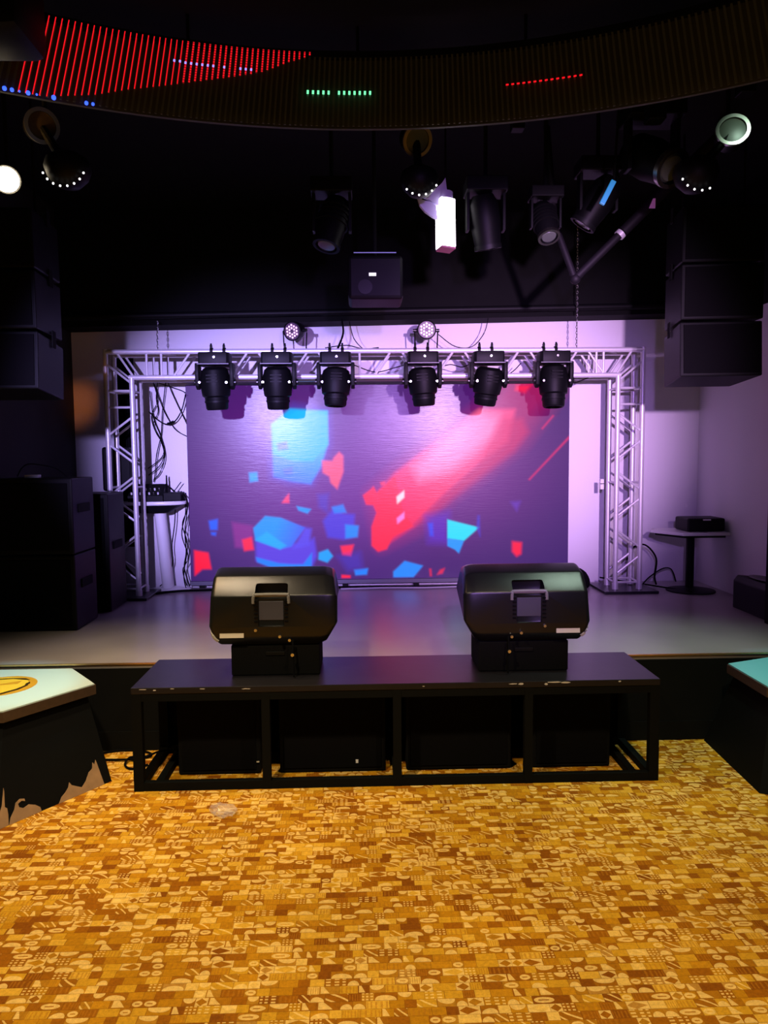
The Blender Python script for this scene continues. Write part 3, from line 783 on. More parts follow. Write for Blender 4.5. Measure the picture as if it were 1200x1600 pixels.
# white pedestal table with electronics
t = thing('pedestal_table', (-1.78, 6.48, ZS), 'white pedestal table crowded with electronics behind the left truss', 'table')
child(MB().lathe([(0, 0), (.30, 0), (.31, .006), (.31, .026), (.30, .032), (0, .032)], 36, Matrix.Translation((-1.84, 6.525, 1.283)) @ Matrix.Diagonal((.92, .40, 1, 1))).build('tabletop', WHITE, smooth=True), t)
child(MB().lathe([(0, 0), (.16, 0), (.28, .07), (0, .07)], 30, Matrix.Translation((-1.84, 6.525, 1.212)) @ Matrix.Diagonal((.92, .40, 1, 1))).build('underframe', BLACKM, smooth=True), t)
child(MB().tube((-1.745, 6.57, ZS + .02), (-1.79, 6.54, 1.213), .052, n=24).build('leg', WHITE, smooth=True), t)
child(MB().lathe([(0, 0), (.19, 0), (.19, .006), (.06, .03), (0, .03)], 30, Matrix.Translation((-1.735, 6.575, ZS)) @ Matrix.Diagonal((1, .44, 1, 1))).build('foot', WHITE, smooth=True), t)
t = thing('audio_mixer', (-1.90, 6.42, 1.316), 'black audio mixer on the white pedestal table', 'mixer')
child(MB().prism([(0, 0), (.20, 0), (.20, .135), (.12, .15), (0, .05)], .30, Matrix(((0, 0, 1, -2.03), (1, 0, 0, 6.415), (0, 1, 0, 1.3155), (0, 0, 0, 1)))).build('body', BLACKM), t)
for r in range(2):
    for k in range(7):
        child(MB().tube((-2.0 + k * .038, 6.435 + r * .04, 1.375 + r * .035), (-2.0 + k * .038, 6.427 + r * .04, 1.395 + r * .035), .007, n=8).build('knob', STEEL if (k + r) % 2 else WHITE), t)
t = thing('wireless_receiver', (-1.66, 6.46, 1.316), 'small black wireless receiver with antennas beside the mixer', 'receiver')
child(MB().box((-1.66, 6.52, 1.355), (.16, .14, .075), bevel=.006).build('body', BLACKM), t)
child(MB().tube((-1.725, 6.55, 1.39), (-1.727, 6.55, 1.54), .010, .006).build('antenna', RUBBER), t)
child(MB().tube((-1.67, 6.55, 1.39), (-1.60, 6.55, 1.48), .004).build('antenna', RUBBER), t)
child(MB().tube((-1.655, 6.54, 1.39), (-1.72, 6.54, 1.45), .004).build('antenna', RUBBER), t)
# cables
gr = 'cables hanging over the wall at left'
def C(pts, lab='thin black cable hanging behind the left truss column', r=.0045, g=gr): return cable(pts, lab, r, g)
YW = 6.60
WI = 0
WL = ['black cable waving down the wall beside the left truss column to its middle',
      'black cable snaking down beside the left column and bending back low behind it',
      'straight hanging black cable running from the left beam end down to the mixer',
      'black cable hanging closest to the left truss column, ending at the mixer',
      'black cable slanting from the left beam end to the middle of the screen edge',
      'nearly level black cable from the left beam end to the screen top corner',
      'steep black cable from the beam to the screen edge below its top left corner']
for P in ([(-1.83, 2.36), (-1.80, 2.20), (-1.86, 2.06), (-1.82, 1.92), (-1.76, 1.80), (-1.78, 1.70), (-1.90, 1.60)],
          [(-1.79, 2.36), (-1.81, 2.22), (-1.80, 2.10), (-1.84, 1.98), (-1.78, 1.84), (-1.76, 1.72), (-1.80, 1.62), (-1.90, 1.54)],
          [(-1.72, 2.36), (-1.76, 2.10), (-1.78, 1.90), (-1.82, 1.72), (-1.84, 1.56), (-1.86, 1.48)],
          [(-1.86, 2.28), (-1.84, 2.05), (-1.78, 1.87), (-1.75, 1.70), (-1.80, 1.56), (-1.86, 1.50)],
          [(-1.82, 2.34), (-1.75, 2.12), (-1.68, 1.98), (-1.62, 1.92), (-1.545, 1.88)],
          [(-1.78, 2.35), (-1.66, 2.31), (-1.58, 2.28), (-1.53, 2.24)],
          [(-1.70, 2.35), (-1.66, 2.24), (-1.60, 2.10), (-1.545, 1.99)]):
    C([(x, YW + .01 * i % .03, z) for i, (x, z) in enumerate(P)], WL[WI]); WI += 1
t = thing('inline_cable', (-1.7, 6.58, 2.0), 'black cable with an inline plug sagging beside the screen top left', 'cable')
child(MB().path([(-1.87, 6.58, 2.10), (-1.80, 6.58, 2.03), (-1.72, 6.58, 1.99), (-1.64, 6.58, 2.02), (-1.58, 6.58, 2.12), (-1.545, 6.58, 2.25)], .0055).build('cord', RUBBER, smooth=True), t)
child(MB().path([(-1.71, 6.575, 1.992), (-1.685, 6.575, 1.998), (-1.655, 6.575, 2.012)], .012).build('connector', RUBBER, smooth=True), t)
g2 = 'cables dropping from the pedestal table'
for i, P in enumerate(([(-1.58, 1.37), (-1.56, 1.22), (-1.60, 1.02), (-1.55, .82), (-1.60, .70), (-1.57, .56)],
          [(-1.60, 1.40), (-1.545, 1.30), (-1.575, 1.05), (-1.57, .86), (-1.59, .72), (-1.55, .55)],
          [(-1.62, 1.40), (-1.555, 1.25), (-1.60, 1.10), (-1.56, .92), (-1.60, .66), (-1.585, .535)],
          [(-1.66, 1.30), (-1.67, 1.12), (-1.70, .92), (-1.70, .75), (-1.77, .60), (-1.82, .55)])):
    C([(x, 6.52 + .015 * i, z) for x, z in P], ('black cable dropping from the white pedestal table, the outermost beside the screen', 'black cable dropping from the white pedestal table, kinked close to the screen edge', 'black cable dropping from the white pedestal table, second from its leg', 'single black cable dropping just right of the white table leg')[i], .005, g2)
C([(-2.11, 6.12, 1.40), (-2.115, 6.115, 1.10), (-2.125, 6.12, .9), (-2.10, 6.12, .75), (-2.07, 6.12, .60)], 'black cable wound down the front chord of the left column', .006, None)
C([(-1.95, 6.05, .533), (-1.80, 6.30, .53), (-1.62, 6.42, .53), (-1.40, 6.45, .53), (-1.1, 6.47, .53), (-.6, 6.46, .53), (0, 6.50, .53), (.6, 6.47, .53), (1.2, 6.5, .53), (1.8, 6.42, .53)], 'long black cable along the stage under the LED screen', .011, None)
C([(-.2, 6.40, .532), (.2, 6.43, .532), (.55, 6.41, .532), (.9, 6.45, .532)], 'pale worn cable on the stage under the LED screen', .008, None).data.materials[0] = mat('grey_cable', (.45, .45, .48), .3)
# cables on the truss beam
g3 = 'cables strung along the truss beam'
for i, P in enumerate(([(-.30, 2.60), (-.12, 2.62), (.02, 2.59), (.15, 2.60)],
          [(-1.30, 2.45), (-1.22, 2.48), (-1.08, 2.42), (-.98, 2.50)], [(-.06, 2.46), (.12, 2.40), (.30, 2.44), (.42, 2.47)],
          [(.62, 2.42), (.75, 2.46), (.86, 2.44), (.96, 2.49)], [(1.10, 2.42), (1.25, 2.38), (1.36, 2.47)], [(1.70, 2.345), (1.80, 2.30), (1.95, 2.35)])):
    C([(x, 6.26 + .01 * i, z) for x, z in P], 'thin black cable on the truss beam, ' + ('lying over its middle joint', 'between the two leftmost moving heads', 'sagging right of its middle joint', 'between the fourth and fifth moving heads', 'between the two rightmost moving heads', 'sagging under its right end')[i], .0045, g3)
C([(-.16, 6.40, 2.86), (-.15, 6.38, 2.74), (-.19, 6.34, 2.62), (-.22, 6.30, 2.55)], 'thick black cable running up from the truss to the bulkhead', .009, None)
C([(-.10, 6.42, 2.86), (-.06, 6.40, 2.70), (.02, 6.36, 2.60)], 'thin cable bowing up from the truss mid joint to the bulkhead', .004, None)
C([(.66, 6.34, 2.72), (.80, 6.34, 2.62), (.95, 6.36, 2.62), (1.06, 6.40, 2.74), (1.10, 6.42, 2.88)], 'thin cable looping from the right par light up to the bulkhead', .004, None)

# hanging chains
def chain(label, x, y, z0, z1):
    t = thing('chain', (x, y, z0), label, 'chain')
    n = int((z1 - z0) / .024)
    for k in range(n):
        z = z0 + .012 + k * .024
        pts = []
        for q in range(9):
            a = 2 * PI * q / 8; u, w = .007 * math.cos(a), .016 * math.sin(a)
            pts.append((x + (u if k % 2 else 0), y + (0 if k % 2 else u), z + w))
        child(MB().path(pts, .0028, n=5, sub=1).build('link', STEEL), t)
    return t
chain('steel hoist chain hanging to the right end of the truss beam', 1.825, 6.27, 2.585, 3.75)
chain('thin chain hanging to the left end of the truss beam', -1.69, 6.27, 2.585, 2.84)

# ------------------------------------------------------------------ stage right
t = thing('small_table', (2.79, 6.17, ZS), 'small black pedestal table with a thin pale top in the right corner', 'table')
child(MB().prism([(2.50, 6.30), (2.66, 6.00), (3.055, 6.00), (3.055, 6.42), (2.56, 6.42)], .026, Matrix.Translation((0, 0, 1.008)), bevel=.004).build('tabletop', WHITE), t)
child(MB().prism([(2.54, 6.30), (2.68, 6.03), (3.03, 6.03), (3.03, 6.39), (2.58, 6.39)], .02, Matrix.Translation((0, 0, .988))).build('underframe', BLACKM), t)
child(MB().tube((2.80, 6.18, ZS + .02), (2.80, 6.18, .99), .034, n=16).build('column', BLACKM, smooth=True), t)
child(MB().lathe([(0, 0), (.20, 0), (.20, .008), (.06, .03), (0, .03)], 28, Matrix.Translation((2.80, 6.16, ZS))).build('foot', BLACKM, smooth=True), t)
t = thing('equipment_case', (2.89, 6.18, 1.034), 'black equipment case lying on the small right corner table', 'case')
child(MB().box((2.885, 6.2, 1.092), (.32, .26, .112), bevel=.014).build('body', BLACKM), t)
child(MB().box((2.885, 6.069, 1.135), (.07, .010, .012), bevel=.003).build('latch', STEEL), t)
cable([(2.34, 6.42, .75), (2.40, 6.44, .86), (2.52, 6.46, .88), (2.62, 6.46, .76), (2.61, 6.46, .60), (2.60, 6.40, .535)], 'dark blue cable arching beside the right truss column', .008)
cable([(2.42, 6.30, .535), (2.55, 6.42, .60), (2.70, 6.5, .66), (2.80, 6.55, .64), (2.83, 6.52, .535)], 'thin cable looping low behind the small corner table', .006)
cable([(2.10, 6.42, .60), (2.35, 6.40, .56), (2.55, 6.34, .535), (2.75, 6.02, .535)], 'black cable from the right column to the corner table foot', .007)
bm = bmesh.new(); bmesh.ops.create_icosphere(bm, subdivisions=3, radius=1)
for v in bm.verts:
    z = max(v.co.z, -.35); v.co = Vector((v.co.x * .115, v.co.y * .11, z * .115 * (1 + .12 * math.sin(5 * v.co.x + 3 * v.co.y))))
q = MB(); q.bm.free(); q.bm = bm
o = q.build('cloth_bag', CASE, smooth=True); o.location = (1.895, 6.42, ZS + .042)
tag(o, 'slumped black cloth bag behind the right truss base', 'bag')
t = thing('junction_box', (2.11, 6.40, 1.43), 'small pale junction box strapped to the right truss column', 'box')
child(MB().box((2.098, 6.395, 1.43), (.03, .03, .09), bevel=.004).build('case', WHITE), t)
child(MB().box((2.098, 6.378, 1.435), (.034, .005, .006)).build('strap', RUBBER), t)
# floor wedge at the right edge
t = thing('floor_wedge', (2.98, 5.2, ZS), 'black floor wedge speaker at the right edge of the stage', 'loudspeaker')
w = MB(); w.prism([(0, 0), (.235, 0), (.235, .10), (.19, .235), (.03, .25), (0, .21)], .50, Matrix(((1, 0, 0, 2.815), (0, 0, 1, 4.97), (0, 1, 0, ZS), (0, 0, 0, 1))), bevel=.008)
child(w.build('cabinet', BLACKM), t)
child(MB().lathe([(0, 0), (.055, 0), (.085, .012), (.09, .016), (.075, .016), (.045, .006), (0, .004)], 24, Matrix.Translation((2.925, 5.22, ZS + .243)) @ Matrix.Diagonal((.9, 2.0, 1, 1))).build('horn', GLOSSY, smooth=True), t)
child(MB().tube((2.96, 5.02, ZS + .25), (2.96, 5.02, ZS + .262), .010).build('indicator', STEEL), t)
# slim pole on the right return
t = thing('slim_pole', (2.745, 4.72, ZS), 'slim shiny pole at the right edge of the stage', 'pole')
child(MB().tube((2.745, 4.70, ZS), (2.745, 4.70, 3.1), .012, n=14).build('tube', mat('pink_lit_steel', (.8, .6, .75), .2, 1), smooth=True), t)  # pink highlight put into the steel colour
child(MB().lathe([(0, 0), (.05, 0), (.05, .008), (.02, .014), (0, .014)], 20, Matrix.Translation((2.745, 4.70, ZS))).build('foot', BLACKM, smooth=True), t)

# ------------------------------------------------------------------ hanging line arrays
def line_array(label, loc, rz, n, h, w, dpt, tilt):
    t = thing('hanging_speaker', loc, label, 'loudspeaker', None, (0, 0, rz))
    z = 0.; y = 0.; ang = tilt[0]
    for k in range(n):
        ang = tilt[k]
        M = Matrix.Translation((0, y, z - h / 2)) @ Matrix.Rotation(ang, 4, 'X')
        sx = [(-w / 2, 0), (w / 2, 0), (w / 2 - .03, dpt), (-w / 2 + .03, dpt)]
        c = MB(); c.prism(sx, h - .012, M @ Matrix.Translation((0, 0, -h / 2 + .006)), bevel=.008); ca = c.build('cabinet', BLACKM, t)
        g = MB(); g.prism([(-w / 2 + .02, -.008), (w / 2 - .02, -.008), (w / 2 - .02, .002), (-w / 2 + .02, .002)], h - .05, M @ Matrix.Translation((0, 0, -h / 2 + .025))); g.build('grille', RUBBER, t)
        for s in (-1, 1):
            p = MB(); p.box((0, 0, 0), (.006, .05, .10)); bmesh.ops.transform(p.bm, matrix=M @ Matrix.Translation((s * (w / 2 - .006), .25, h / 2)), verts=p.bm.verts); p.build('rigging_plate', BLACK, t)
        z -= h * math.cos(ang); y += h * math.sin(ang) * -1 * 0
    for s in (-1, 1):
        MB().tube((s * (w / 2 - .06), .2, .02), (s * (w / 2 - .06), .2, 3.77 - loc[2]), .008, n=8).build('hanging_rod', BLACK, t)
    return t
line_array('large black speaker array hanging at the upper right of the stage', (2.30, 4.70, 3.26), -.10, 3, .36, .51, .44, (.03, .0, -.07))
line_array('large black speaker array hanging at the upper left of the stage', (-2.09, 4.30, 3.11), .02, 3, .34, .50, .46, (.03, .0, -.07))

# ------------------------------------------------------------------ curved LED curtain under the ceiling
ring = thing('led_curtain', (-.03, 3.72, 3.3), 'curved curtain of hanging LED strips lit red at left', 'light curtain')
REDL = mat('red_led', (.2, .01, .01), .4, emit=srgb(255, 22, 34), es=1.0)
BLUEL = mat('blue_led', (.05, .1, .5), .4, emit=(.03, .09, 1.), es=2.4)
GREENL = mat('green_led', (.05, .4, .2), .4, emit=(.18, 1., .42), es=1.5)
VIOL = mat('violet_led', (.2, .2, .5), .4, emit=(.26, .22, 1.), es=1.8)
STRIP = mat('dark_led_strip', (.10, .12, .105), .6)
# dotted red
mm, nt, bs = nodes_of('dotted_red_led')
tc = nt.nodes.new('ShaderNodeTexCoord'); sx = nt.nodes.new('ShaderNodeSeparateXYZ'); nt.links.new(tc.outputs['Object'], sx.inputs[0])
e = (X_(nt, sx.outputs[2]) * 85.).frac().lt(.62) * .75 + .22
nt.links.new(e.k, bs.inputs['Emission Strength']); bs.inputs['Emission Color'].default_value = (*srgb(255, 24, 36), 1); bs.inputs['Base Color'].default_value = (.1, .01, .01, 1)
def rtop(x): # top circle
    return Vector((x, .557 + math.sqrt(max(3.19 ** 2 - (x + .037) ** 2, 0)), 3.65))
def rbot(x):
    return Vector((x, .30 + math.sqrt(max(3.425 ** 2 - (x + .03) ** 2, 0)), 3.30))
def ribbon(a, b, w, d, name, m, parent):
    z = (b - a).normalized(); fwd = Vector((0, -1, 0)) + Vector((-a.x * .25, 0, 0)); x = fwd.cross(z).normalized(); y = z.cross(x)
    bm = bmesh.new(); vs = []
    for p in (a, b):
        for s, q in ((-1, -1), (1, -1), (1, 1), (-1, 1)): vs.append(bm.verts.new(p + x * s * w / 2 + y * q * d / 2))
    for k in range(4): bm.faces.new((vs[k], vs[(k + 1) % 4], vs[4 + (k + 1) % 4], vs[4 + k]))
    bm.faces.new(vs[3::-1]); bm.faces.new(vs[4:])
    q = MB(); q.bm.free(); q.bm = bm
    o = q.build(name, m); o.parent = parent
    return o
def xb(x): return x * 1.045 - .012
litpts = [(-1.60, 1.0), (-1.32, 1.0), (-1.14, .87), (-1.02, .74), (-.75, .52), (-.46, .31), (-.33, .15), (-.19, .0)]
ring_inv = Matrix.Translation(-Vector(ring.location))
NST = 168
for i in range(NST):
    xt = -1.95 + 4.1 * i / (NST - 1)
    a, b = rtop(xt), rbot(xb(xt))
    st = ribbon(a, b, .0095, .004, 'strip', STRIP, None); child(st, ring)
    d = b - a
    def sub(o):
        o.parent = st; o.matrix_parent_inverse = Matrix.Translation(-Vector(ring.location)) @ Matrix.Identity(4); o.matrix_parent_inverse = Matrix.Identity(4)
        return o
    fr_ = np.interp(xt, [p[0] for p in litpts], [p[1] for p in litpts]) if xt > -1.42 else 0
    off = Vector((0, -.005, 0))
    if fr_ > .02 and xt > -1.47:
        wid = .0042 if xt < -.82 else .0078
        sub(ribbon(a + off, a + off + d * float(fr_), wid, .003, 'lit_segment', REDL if xt < -.82 else mm, None))
    def dot(t, m, w=.008, h=.02):
        p = a + d * t + off * 1.6
        sub(ribbon(p - d.normalized() * h / 2, p + d.normalized() * h / 2, w, .004, 'led_dot', m, None))
    if -.86 < xt < -.60 and i != 53: dot(.28 if xt < -.8 else .29, VIOL, .009, .009)
    if -.56 < xt < -.50: dot(.29, VIOL, .009, .009)
    if -.243 < xt < -.110 or -.095 < xt < .085: dot(.55, GREENL, .010, .016)
    if .70 < xt < 1.04: dot(.545, REDL, .013, .006)
for xt, s in ((-1.455, .012), (-1.43, .011), (-1.405, .006), (-1.375, .012), (-1.345, .006), (-1.285, .013), (-1.165, .011), (-1.140, .009)):
    b = rbot(xb(xt)) + Vector((0, -.008, 0))
    child(MB().sphere(b, s * .8, u=8, v=6).build('tip_led', BLUEL), ring)
# carrier rail above and dark fascia added behind the strips to catch their red glow
def band(z0f, name, m, w, hh, back):
    bm = bmesh.new(); pv = None
    for k in range(61):
        x = -2.05 + 4.35 * k / 60
        t_ = rtop(x); b_ = rbot(xb(x))
        p0 = t_ + Vector((0, back, .01)); p1 = (b_ if z0f else t_ - Vector((0, 0, .02))) + Vector((0, back, 0))
        q0, q1 = p0 + Vector((0, w, 0)), p1 + Vector((0, w, 0))
        vs = [bm.verts.new(p) for p in (p0, p1, q1, q0)]
        if pv:
            for j in range(4): bm.faces.new((pv[j], vs[j], vs[(j + 1) % 4], pv[(j + 1) % 4]))
        pv = vs
    q = MB(); q.bm.free(); q.bm = bm
    return child(q.build(name, m), ring)
band(True, 'added_glow_backing', mat('added_dark_backing', (.06, .07, .06), .7), .02, 0, .028)
band(False, 'carrier_rail', BLACKM, .03, 0, -.006)
for x in (-1.6, -.8, 0, .8, 1.6):
    a = rtop(x); child(MB().tube(a + Vector((0, .01, 0)), a + Vector((0, .01, .135)), .008).build('hanger', BLACKM), ring)

# ------------------------------------------------------------------ fixtures hanging in the dark above the dance floor
WLED = mat('white_led', (.8, .8, .8), .3, emit=(1, 1, 1), es=2.5)
def hang_rod(t, x, y, z): child(MB().tube((x, y, z), (x, y, 3.79), .012, n=8).build('hanging_rod', BLACK), t)
RIM = mat('brushed_rim', (.55, .53, .48), .28, 1)
def ring_light(label, c, r, lens_c, lens_dir, a0, a1, n, lensm):
    t = thing('ring_effect_light', c, label, 'stage light')
    c = Vector(c)
    child(MB().lathe([(0, -.9 * r), (.5 * r, -.8 * r), (.85 * r, -.45 * r), (r, 0), (.9 * r, .35 * r), (.5 * r, .6 * r), (0, .65 * r)], 28, Matrix.Translation(c)).build('body', PLASTIC2, smooth=True), t)
    for k in range(n):
        a = math.radians(a0 + (a1 - a0) * k / (n - 1))
        p = c + Vector((r * .96 * math.cos(a), -r * .55, r * .96 * math.sin(a)))
        child(MB().sphere(p, .0055, u=8, v=6).build('rim_led', WLED), t)
    lc_, ld = Vector(lens_c), Vector(lens_dir).normalized()
    M = Matrix.Translation(lc_) @ ld.to_track_quat('Z', 'Y').to_matrix().to_4x4()
    child(MB().lathe([(0, -.11), (.05, -.11), (.075, -.06), (.078, .02), (.070, .025), (.066, .01), (0, .008)], 26, M).build('lamp_can', PLASTIC2, smooth=True), t)
    child(MB().lathe([(.078, .012), (.084, .012), (.084, .028), (.066, .028), (.066, .02)], 26, M, cap=False).build('can_rim', RIM, smooth=True), t)
    child(MB().lathe([(0, .012), (.064, .012), (.064, .018), (0, .024)], 26, M).build('lens', lensm, smooth=True), t)
    child(MB().tube(lc_, c, .022).build('yoke', BLACKM), t)
    hang_rod(t, lc_.x, lc_.y + .05, lc_.z)
    return t
LENSD = mat('dim_lens', (.10, .12, .10), .2)
ring_light('dark hanging effect light with an arc of white dots, upper left', (-1.475, 3.9, 3.165), .115, (-1.60, 3.9, 3.37), (.55, -.8, -.25), 205, 335, 8, mat('amber_lens', (.06, .04, .02), .15))
ring_light('dark hanging effect light with an arc of white dots, above the centre', (.325, 4.1, 3.185), .105, (.31, 4.12, 3.40), (.3, -.8, -.5), 225, 330, 6, LENSD)
ring_light('dark hanging effect light with white dots, upper right beside the pipe', (1.75, 3.9, 3.15), .115, (1.925, 3.88, 3.345), (-.25, -.9, .15), 210, 295, 5, mat('green_grey_lens', (.13, .16, .13), .3))
t = thing('ceiling_lamp', (-1.83, 4.0, 3.14), 'glowing warm white spot lamp at the left edge', 'lamp')
M = Matrix.Translation((-1.825, 3.99, 3.14)) @ Vector((.45, -.85, -.35)).to_track_quat('Z', 'Y').to_matrix().to_4x4()
child(MB().lathe([(0, -.16), (.05, -.16), (.074, -.05), (.074, 0), (.068, 0), (.063, -.02), (0, -.02)], 24, M).build('can', PLASTIC2, smooth=True), t)
child(MB().lathe([(0, -.015), (.062, -.015), (.060, .0), (.04, .010), (0, .014)], 24, M).build('bulb', mat('warm_bulb', (1, .9, .7), .3, emit=(1, .82, .55), es=14)), t)
hang_rod(t, -1.87, 4.1, 3.16)

# glowing white lamp on bracket
t = thing('tube_lamp', (.50, 4.4, 3.05), 'glowing white rectangular lamp hanging above the stage centre', 'lamp')
GLOW = mat('glowing_diffuser', (.95, .9, .95), .3, emit=(1, .93, 1.), es=5.)
LILAC = mat('lilac_bracket', (.55, .50, .75), .35)
Mt = Matrix.Translation((.501, 4.40, 3.04)) @ Matrix.Rotation(-.10, 4, 'X') @ Matrix.Rotation(.35, 4, 'Z')
b = MB(); b.box((0, 0, 0), (.092, .085, .285), bevel=.006); bmesh.ops.transform(b.bm, matrix=Mt, verts=b.bm.verts); child(b.build('diffuser', GLOW), t)
b = MB(); b.box((0, 0, -.147), (.088, .081, .010)); bmesh.ops.transform(b.bm, matrix=Mt, verts=b.bm.verts); child(b.build('end_cap', mat('pink_cap', (.45, .16, .22), .5)), t)
b = MB(); b.tube((0, 0, .142), (0, 0, .185), .046, n=20); bmesh.ops.transform(b.bm, matrix=Mt, verts=b.bm.verts); child(b.build('collar', LILAC, smooth=True), t)
b = MB(); b.prism([(-.03, .10), (-.06, .12), (-.10, .145), (-.145, .165), (-.135, .14), (-.085, .128), (-.055, .105), (-.045, .03), (-.075, .045), (-.12, .075), (-.15, .11), (-.165, .16), (-.12, .172), (-.06, .20), (-.02, .235), (.0, .265), (.008, .20), (.02, .165)][::-1], .03, Matrix(((1, 0, 0, .50), (0, 0, 1, 4.385), (0, 1, 0, 3.035), (0, 0, 0, 1)))); child(b.build('bracket', LILAC), t)
child(MB().tube((.502, 4.40, 3.22), (.502, 4.40, 3.79), .006).build('hanging_rod', BLACK), t)

def small_head(label, c, direction, s=1., glow=None, ribs=0, rimm=RIM):
    """black moving head hung from the ceiling: yoke, tapered head, lens"""
    t = thing('ceiling_moving_head', c, label, 'stage light')
    c = Vector(c); d = Vector(direction).normalized()
    M = Matrix.Translation(c) @ d.to_track_quat('Z', 'Y').to_matrix().to_4x4()
    child(MB().lathe([(0, -.15 * s), (.06 * s, -.15 * s), (.085 * s, -.10 * s), (.09 * s, .0), (.082 * s, .07 * s), (.075 * s, .14 * s), (.066 * s, .145 * s), (.06 * s, .13 * s), (0, .128 * s)], 22, M).build('lamp_head', PLASTIC2, smooth=True), t)
    child(MB().lathe([(.076 * s, .125 * s), (.081 * s, .125 * s), (.081 * s, .15 * s), (.064 * s, .15 * s)], 22, M, cap=False).build('lens_rim', rimm, smooth=True), t)
    child(MB().lathe([(0, .13 * s), (.06 * s, .13 * s), (.05 * s, .145 * s), (0, .15 * s)], 22, M).build('lens', glow or LENSD, smooth=True), t)
    for k in range(ribs): child(MB().lathe([(.086 * s, (-.09 + .03 * k) * s), (.097 * s, (-.088 + .03 * k) * s), (.097 * s, (-.078 + .03 * k) * s), (.086 * s, (-.076 + .03 * k) * s)], 22, M, cap=False).build('cooling_rib', BLACKM, smooth=True), t)
    zt = c.z + .17 * s
    for q in (-1, 1): child(MB().box((c.x + q * .105 * s, c.y, c.z + .06 * s), (.018 * s, .07 * s, .22 * s), bevel=.003).build('yoke_arm', BLACKM), t)
    child(MB().box((c.x, c.y, zt + .03 * s), (.24 * s, .17 * s, .08 * s), bevel=.006).build('base', BLACKM), t)
    hang_rod(t, c.x, c.y, zt + .06 * s)
    return t
small_head('black ceiling moving head with ribs, left of the white lamp', (-.16, 4.42, 3.05), (-.25, -.25, -1), 1.0, ribs=4, rimm=BLACKM)
small_head('black ceiling moving head just right of the white lamp', (.735, 4.40, 3.05), (.15, .2, -1), 1.0, rimm=BLACKM)
small_head('green tinged ribbed ceiling head above the pipe elbow', (1.10, 4.45, 3.07), (.1, -.5, -1), .8, ribs=5)
small_head('tilted ceiling moving head with a blue lit flank, upper right', (1.40, 4.42, 3.17), (-.6, .2, -.9), 1.0, ribs=0, rimm=BLACKM)
small_head('large dark ceiling head with a rim glint, right of the blue flanked one', (1.60, 4.12, 3.30), (.3, -.7, -.5), 1.25)
t = thing('blue_flank_glow', (1.39, 4.12, 3.12), 'blue glow standing in for light on the tilted ceiling head', 'glow strip')
b = MB(); b.box((0, 0, 0), (.028, .02, .14), bevel=.003); bmesh.ops.transform(b.bm, matrix=Matrix.Translation((1.362, 4.12, 3.125)) @ Matrix.Rotation(.48, 4, 'Y'), verts=b.bm.verts)
child(b.build('diffuser', mat('blue_flank_emit', (.05, .2, .4), .3, emit=srgb(30, 120, 175), es=.9)), t)  # emissive bar stands in for blue light on the head's flank
child(MB().tube((1.40, 4.135, 3.19), (1.44, 4.16, 3.79), .007).build('hanging_rod', BLACK), t)  # rod added only to carry the stand-in blue glow bar
# projector
t = thing('projector', (.10, 4.75, 2.78), 'black ceiling projector with a small white light, above the stage', 'projector')
child(MB().box((.095, 4.76, 2.79), (.34, .30, .26), bevel=.02).build('case', BLACKM), t)
child(MB().box((.092, 4.606, 2.935), (.26, .006, .004)).build('top_edge_light', mat('violet_edge', (.2, .2, .4), .3, emit=srgb(120, 110, 190), es=.8)), t)
child(MB().box((.076, 4.606, 2.805), (.044, .006, .018)).build('status_light', mat('status_led', (.8, .8, .8), .3, emit=(1, 1, 1), es=.9)), t)
child(MB().tube((.03, 4.605, 2.73), (.03, 4.60, 2.73), .045, n=18).build('lens', GLOSSY), t)
hang_rod(t, .095, 4.76, 2.91)
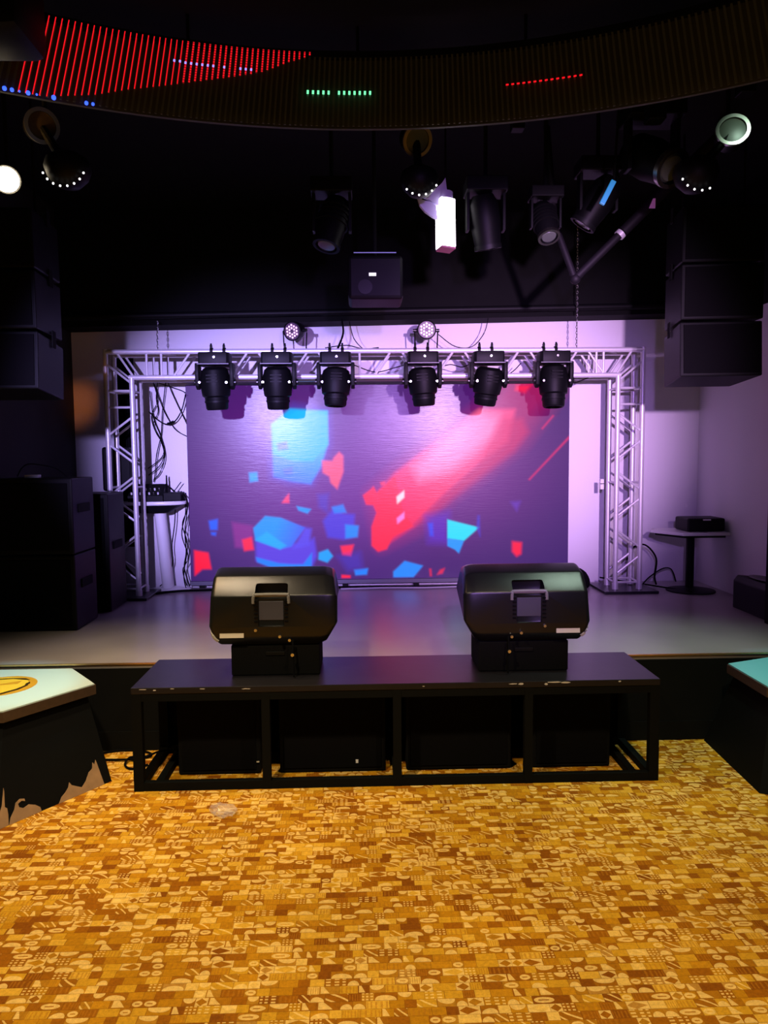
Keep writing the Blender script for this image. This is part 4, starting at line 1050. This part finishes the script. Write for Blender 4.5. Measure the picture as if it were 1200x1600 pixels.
# V of pipes
PIPE = mat('dark_grey_pipe', (.007, .006, .008), .6, spec=.2)
t = thing('pipe_bracket', (1.39, 4.82, 2.82), 'dark grey pipes meeting in a V above the right end of the truss', 'pipe')
for a, b_, r in (((1.39, 4.82, 2.83), (1.70, 4.78, 3.13), .026), ((1.68, 4.78, 3.11), (2.28, 4.7, 3.70), .034), ((1.385, 4.82, 2.83), (1.26, 4.84, 3.17), .022), ((1.26, 4.84, 3.16), (1.20, 4.84, 3.78), .022)):
    child(MB().tube(a, b_, r, n=14).build('pipe', PIPE, smooth=True), t)
child(MB().sphere((1.39, 4.82, 2.825), .034).build('elbow', PIPE, smooth=True), t)
child(MB().tube((1.655, 4.785, 3.085), (1.675, 4.782, 3.105), .034, n=14).build('collar', ALU, smooth=True), t)
child(MB().tube((2.27, 4.7, 3.69), (2.30, 4.7, 3.79), .05, n=14).build('ceiling_flange', PIPE, smooth=True), t)
t = thing('pipe_tag', (1.82, 4.69, 3.26), 'small pink lit tag on the sloping pipe', 'tag')
child(MB().prism([(-.02, -.03), (.02, -.03), (.02, .03), (.005, .03)], .006, Matrix(((1, 0, 0, 1.838), (0, 0, 1, 4.702), (0, 1, 0, 3.262), (0, 0, 0, 1)))).build('plate', mat('purple_lit_tag', (.9, .55, .9), .4)), t)  # purple light on the plate put into its pink colour
# small ceiling boxes near the ring at right
for (x, y, z, s), lab in zip(((1.55, 3.95, 3.47, .09), (2.0, 3.9, 3.58, .08), (.88, 4.2, 3.52, .07)),
                          ('small dark ceiling box below the curtain, left of the right effect light', 'small dark ceiling box at the far upper right under the curtain', 'small dark ceiling box under the middle right of the curtain')):
    t = thing('ceiling_box', (x, y, z), lab, 'box')
    child(MB().box((x, y, z), (s, s, s), bevel=.006).build('case', BLACKM), t)
    child(MB().box((x + s * .3, y - s * .52, z + s * .1), (.008, .004, .03)).build('edge_clip', STEEL), t)
    hang_rod(t, x, y, z + s * .4)
# rounded speaker at the top left corner
t = thing('ceiling_speaker', (-1.34, 3.0, 3.36), 'rounded dark ceiling speaker in the top left corner', 'loudspeaker')
child(MB().box((-1.42, 3.0, 3.42), (.36, .30, .28), bevel=.05).build('body', PLASTIC2, smooth=True), t)
child(MB().box((-1.42, 2.848, 3.42), (.26, .006, .18)).build('grille', RUBBER), t)
hang_rod(t, -1.42, 3.0, 3.54)
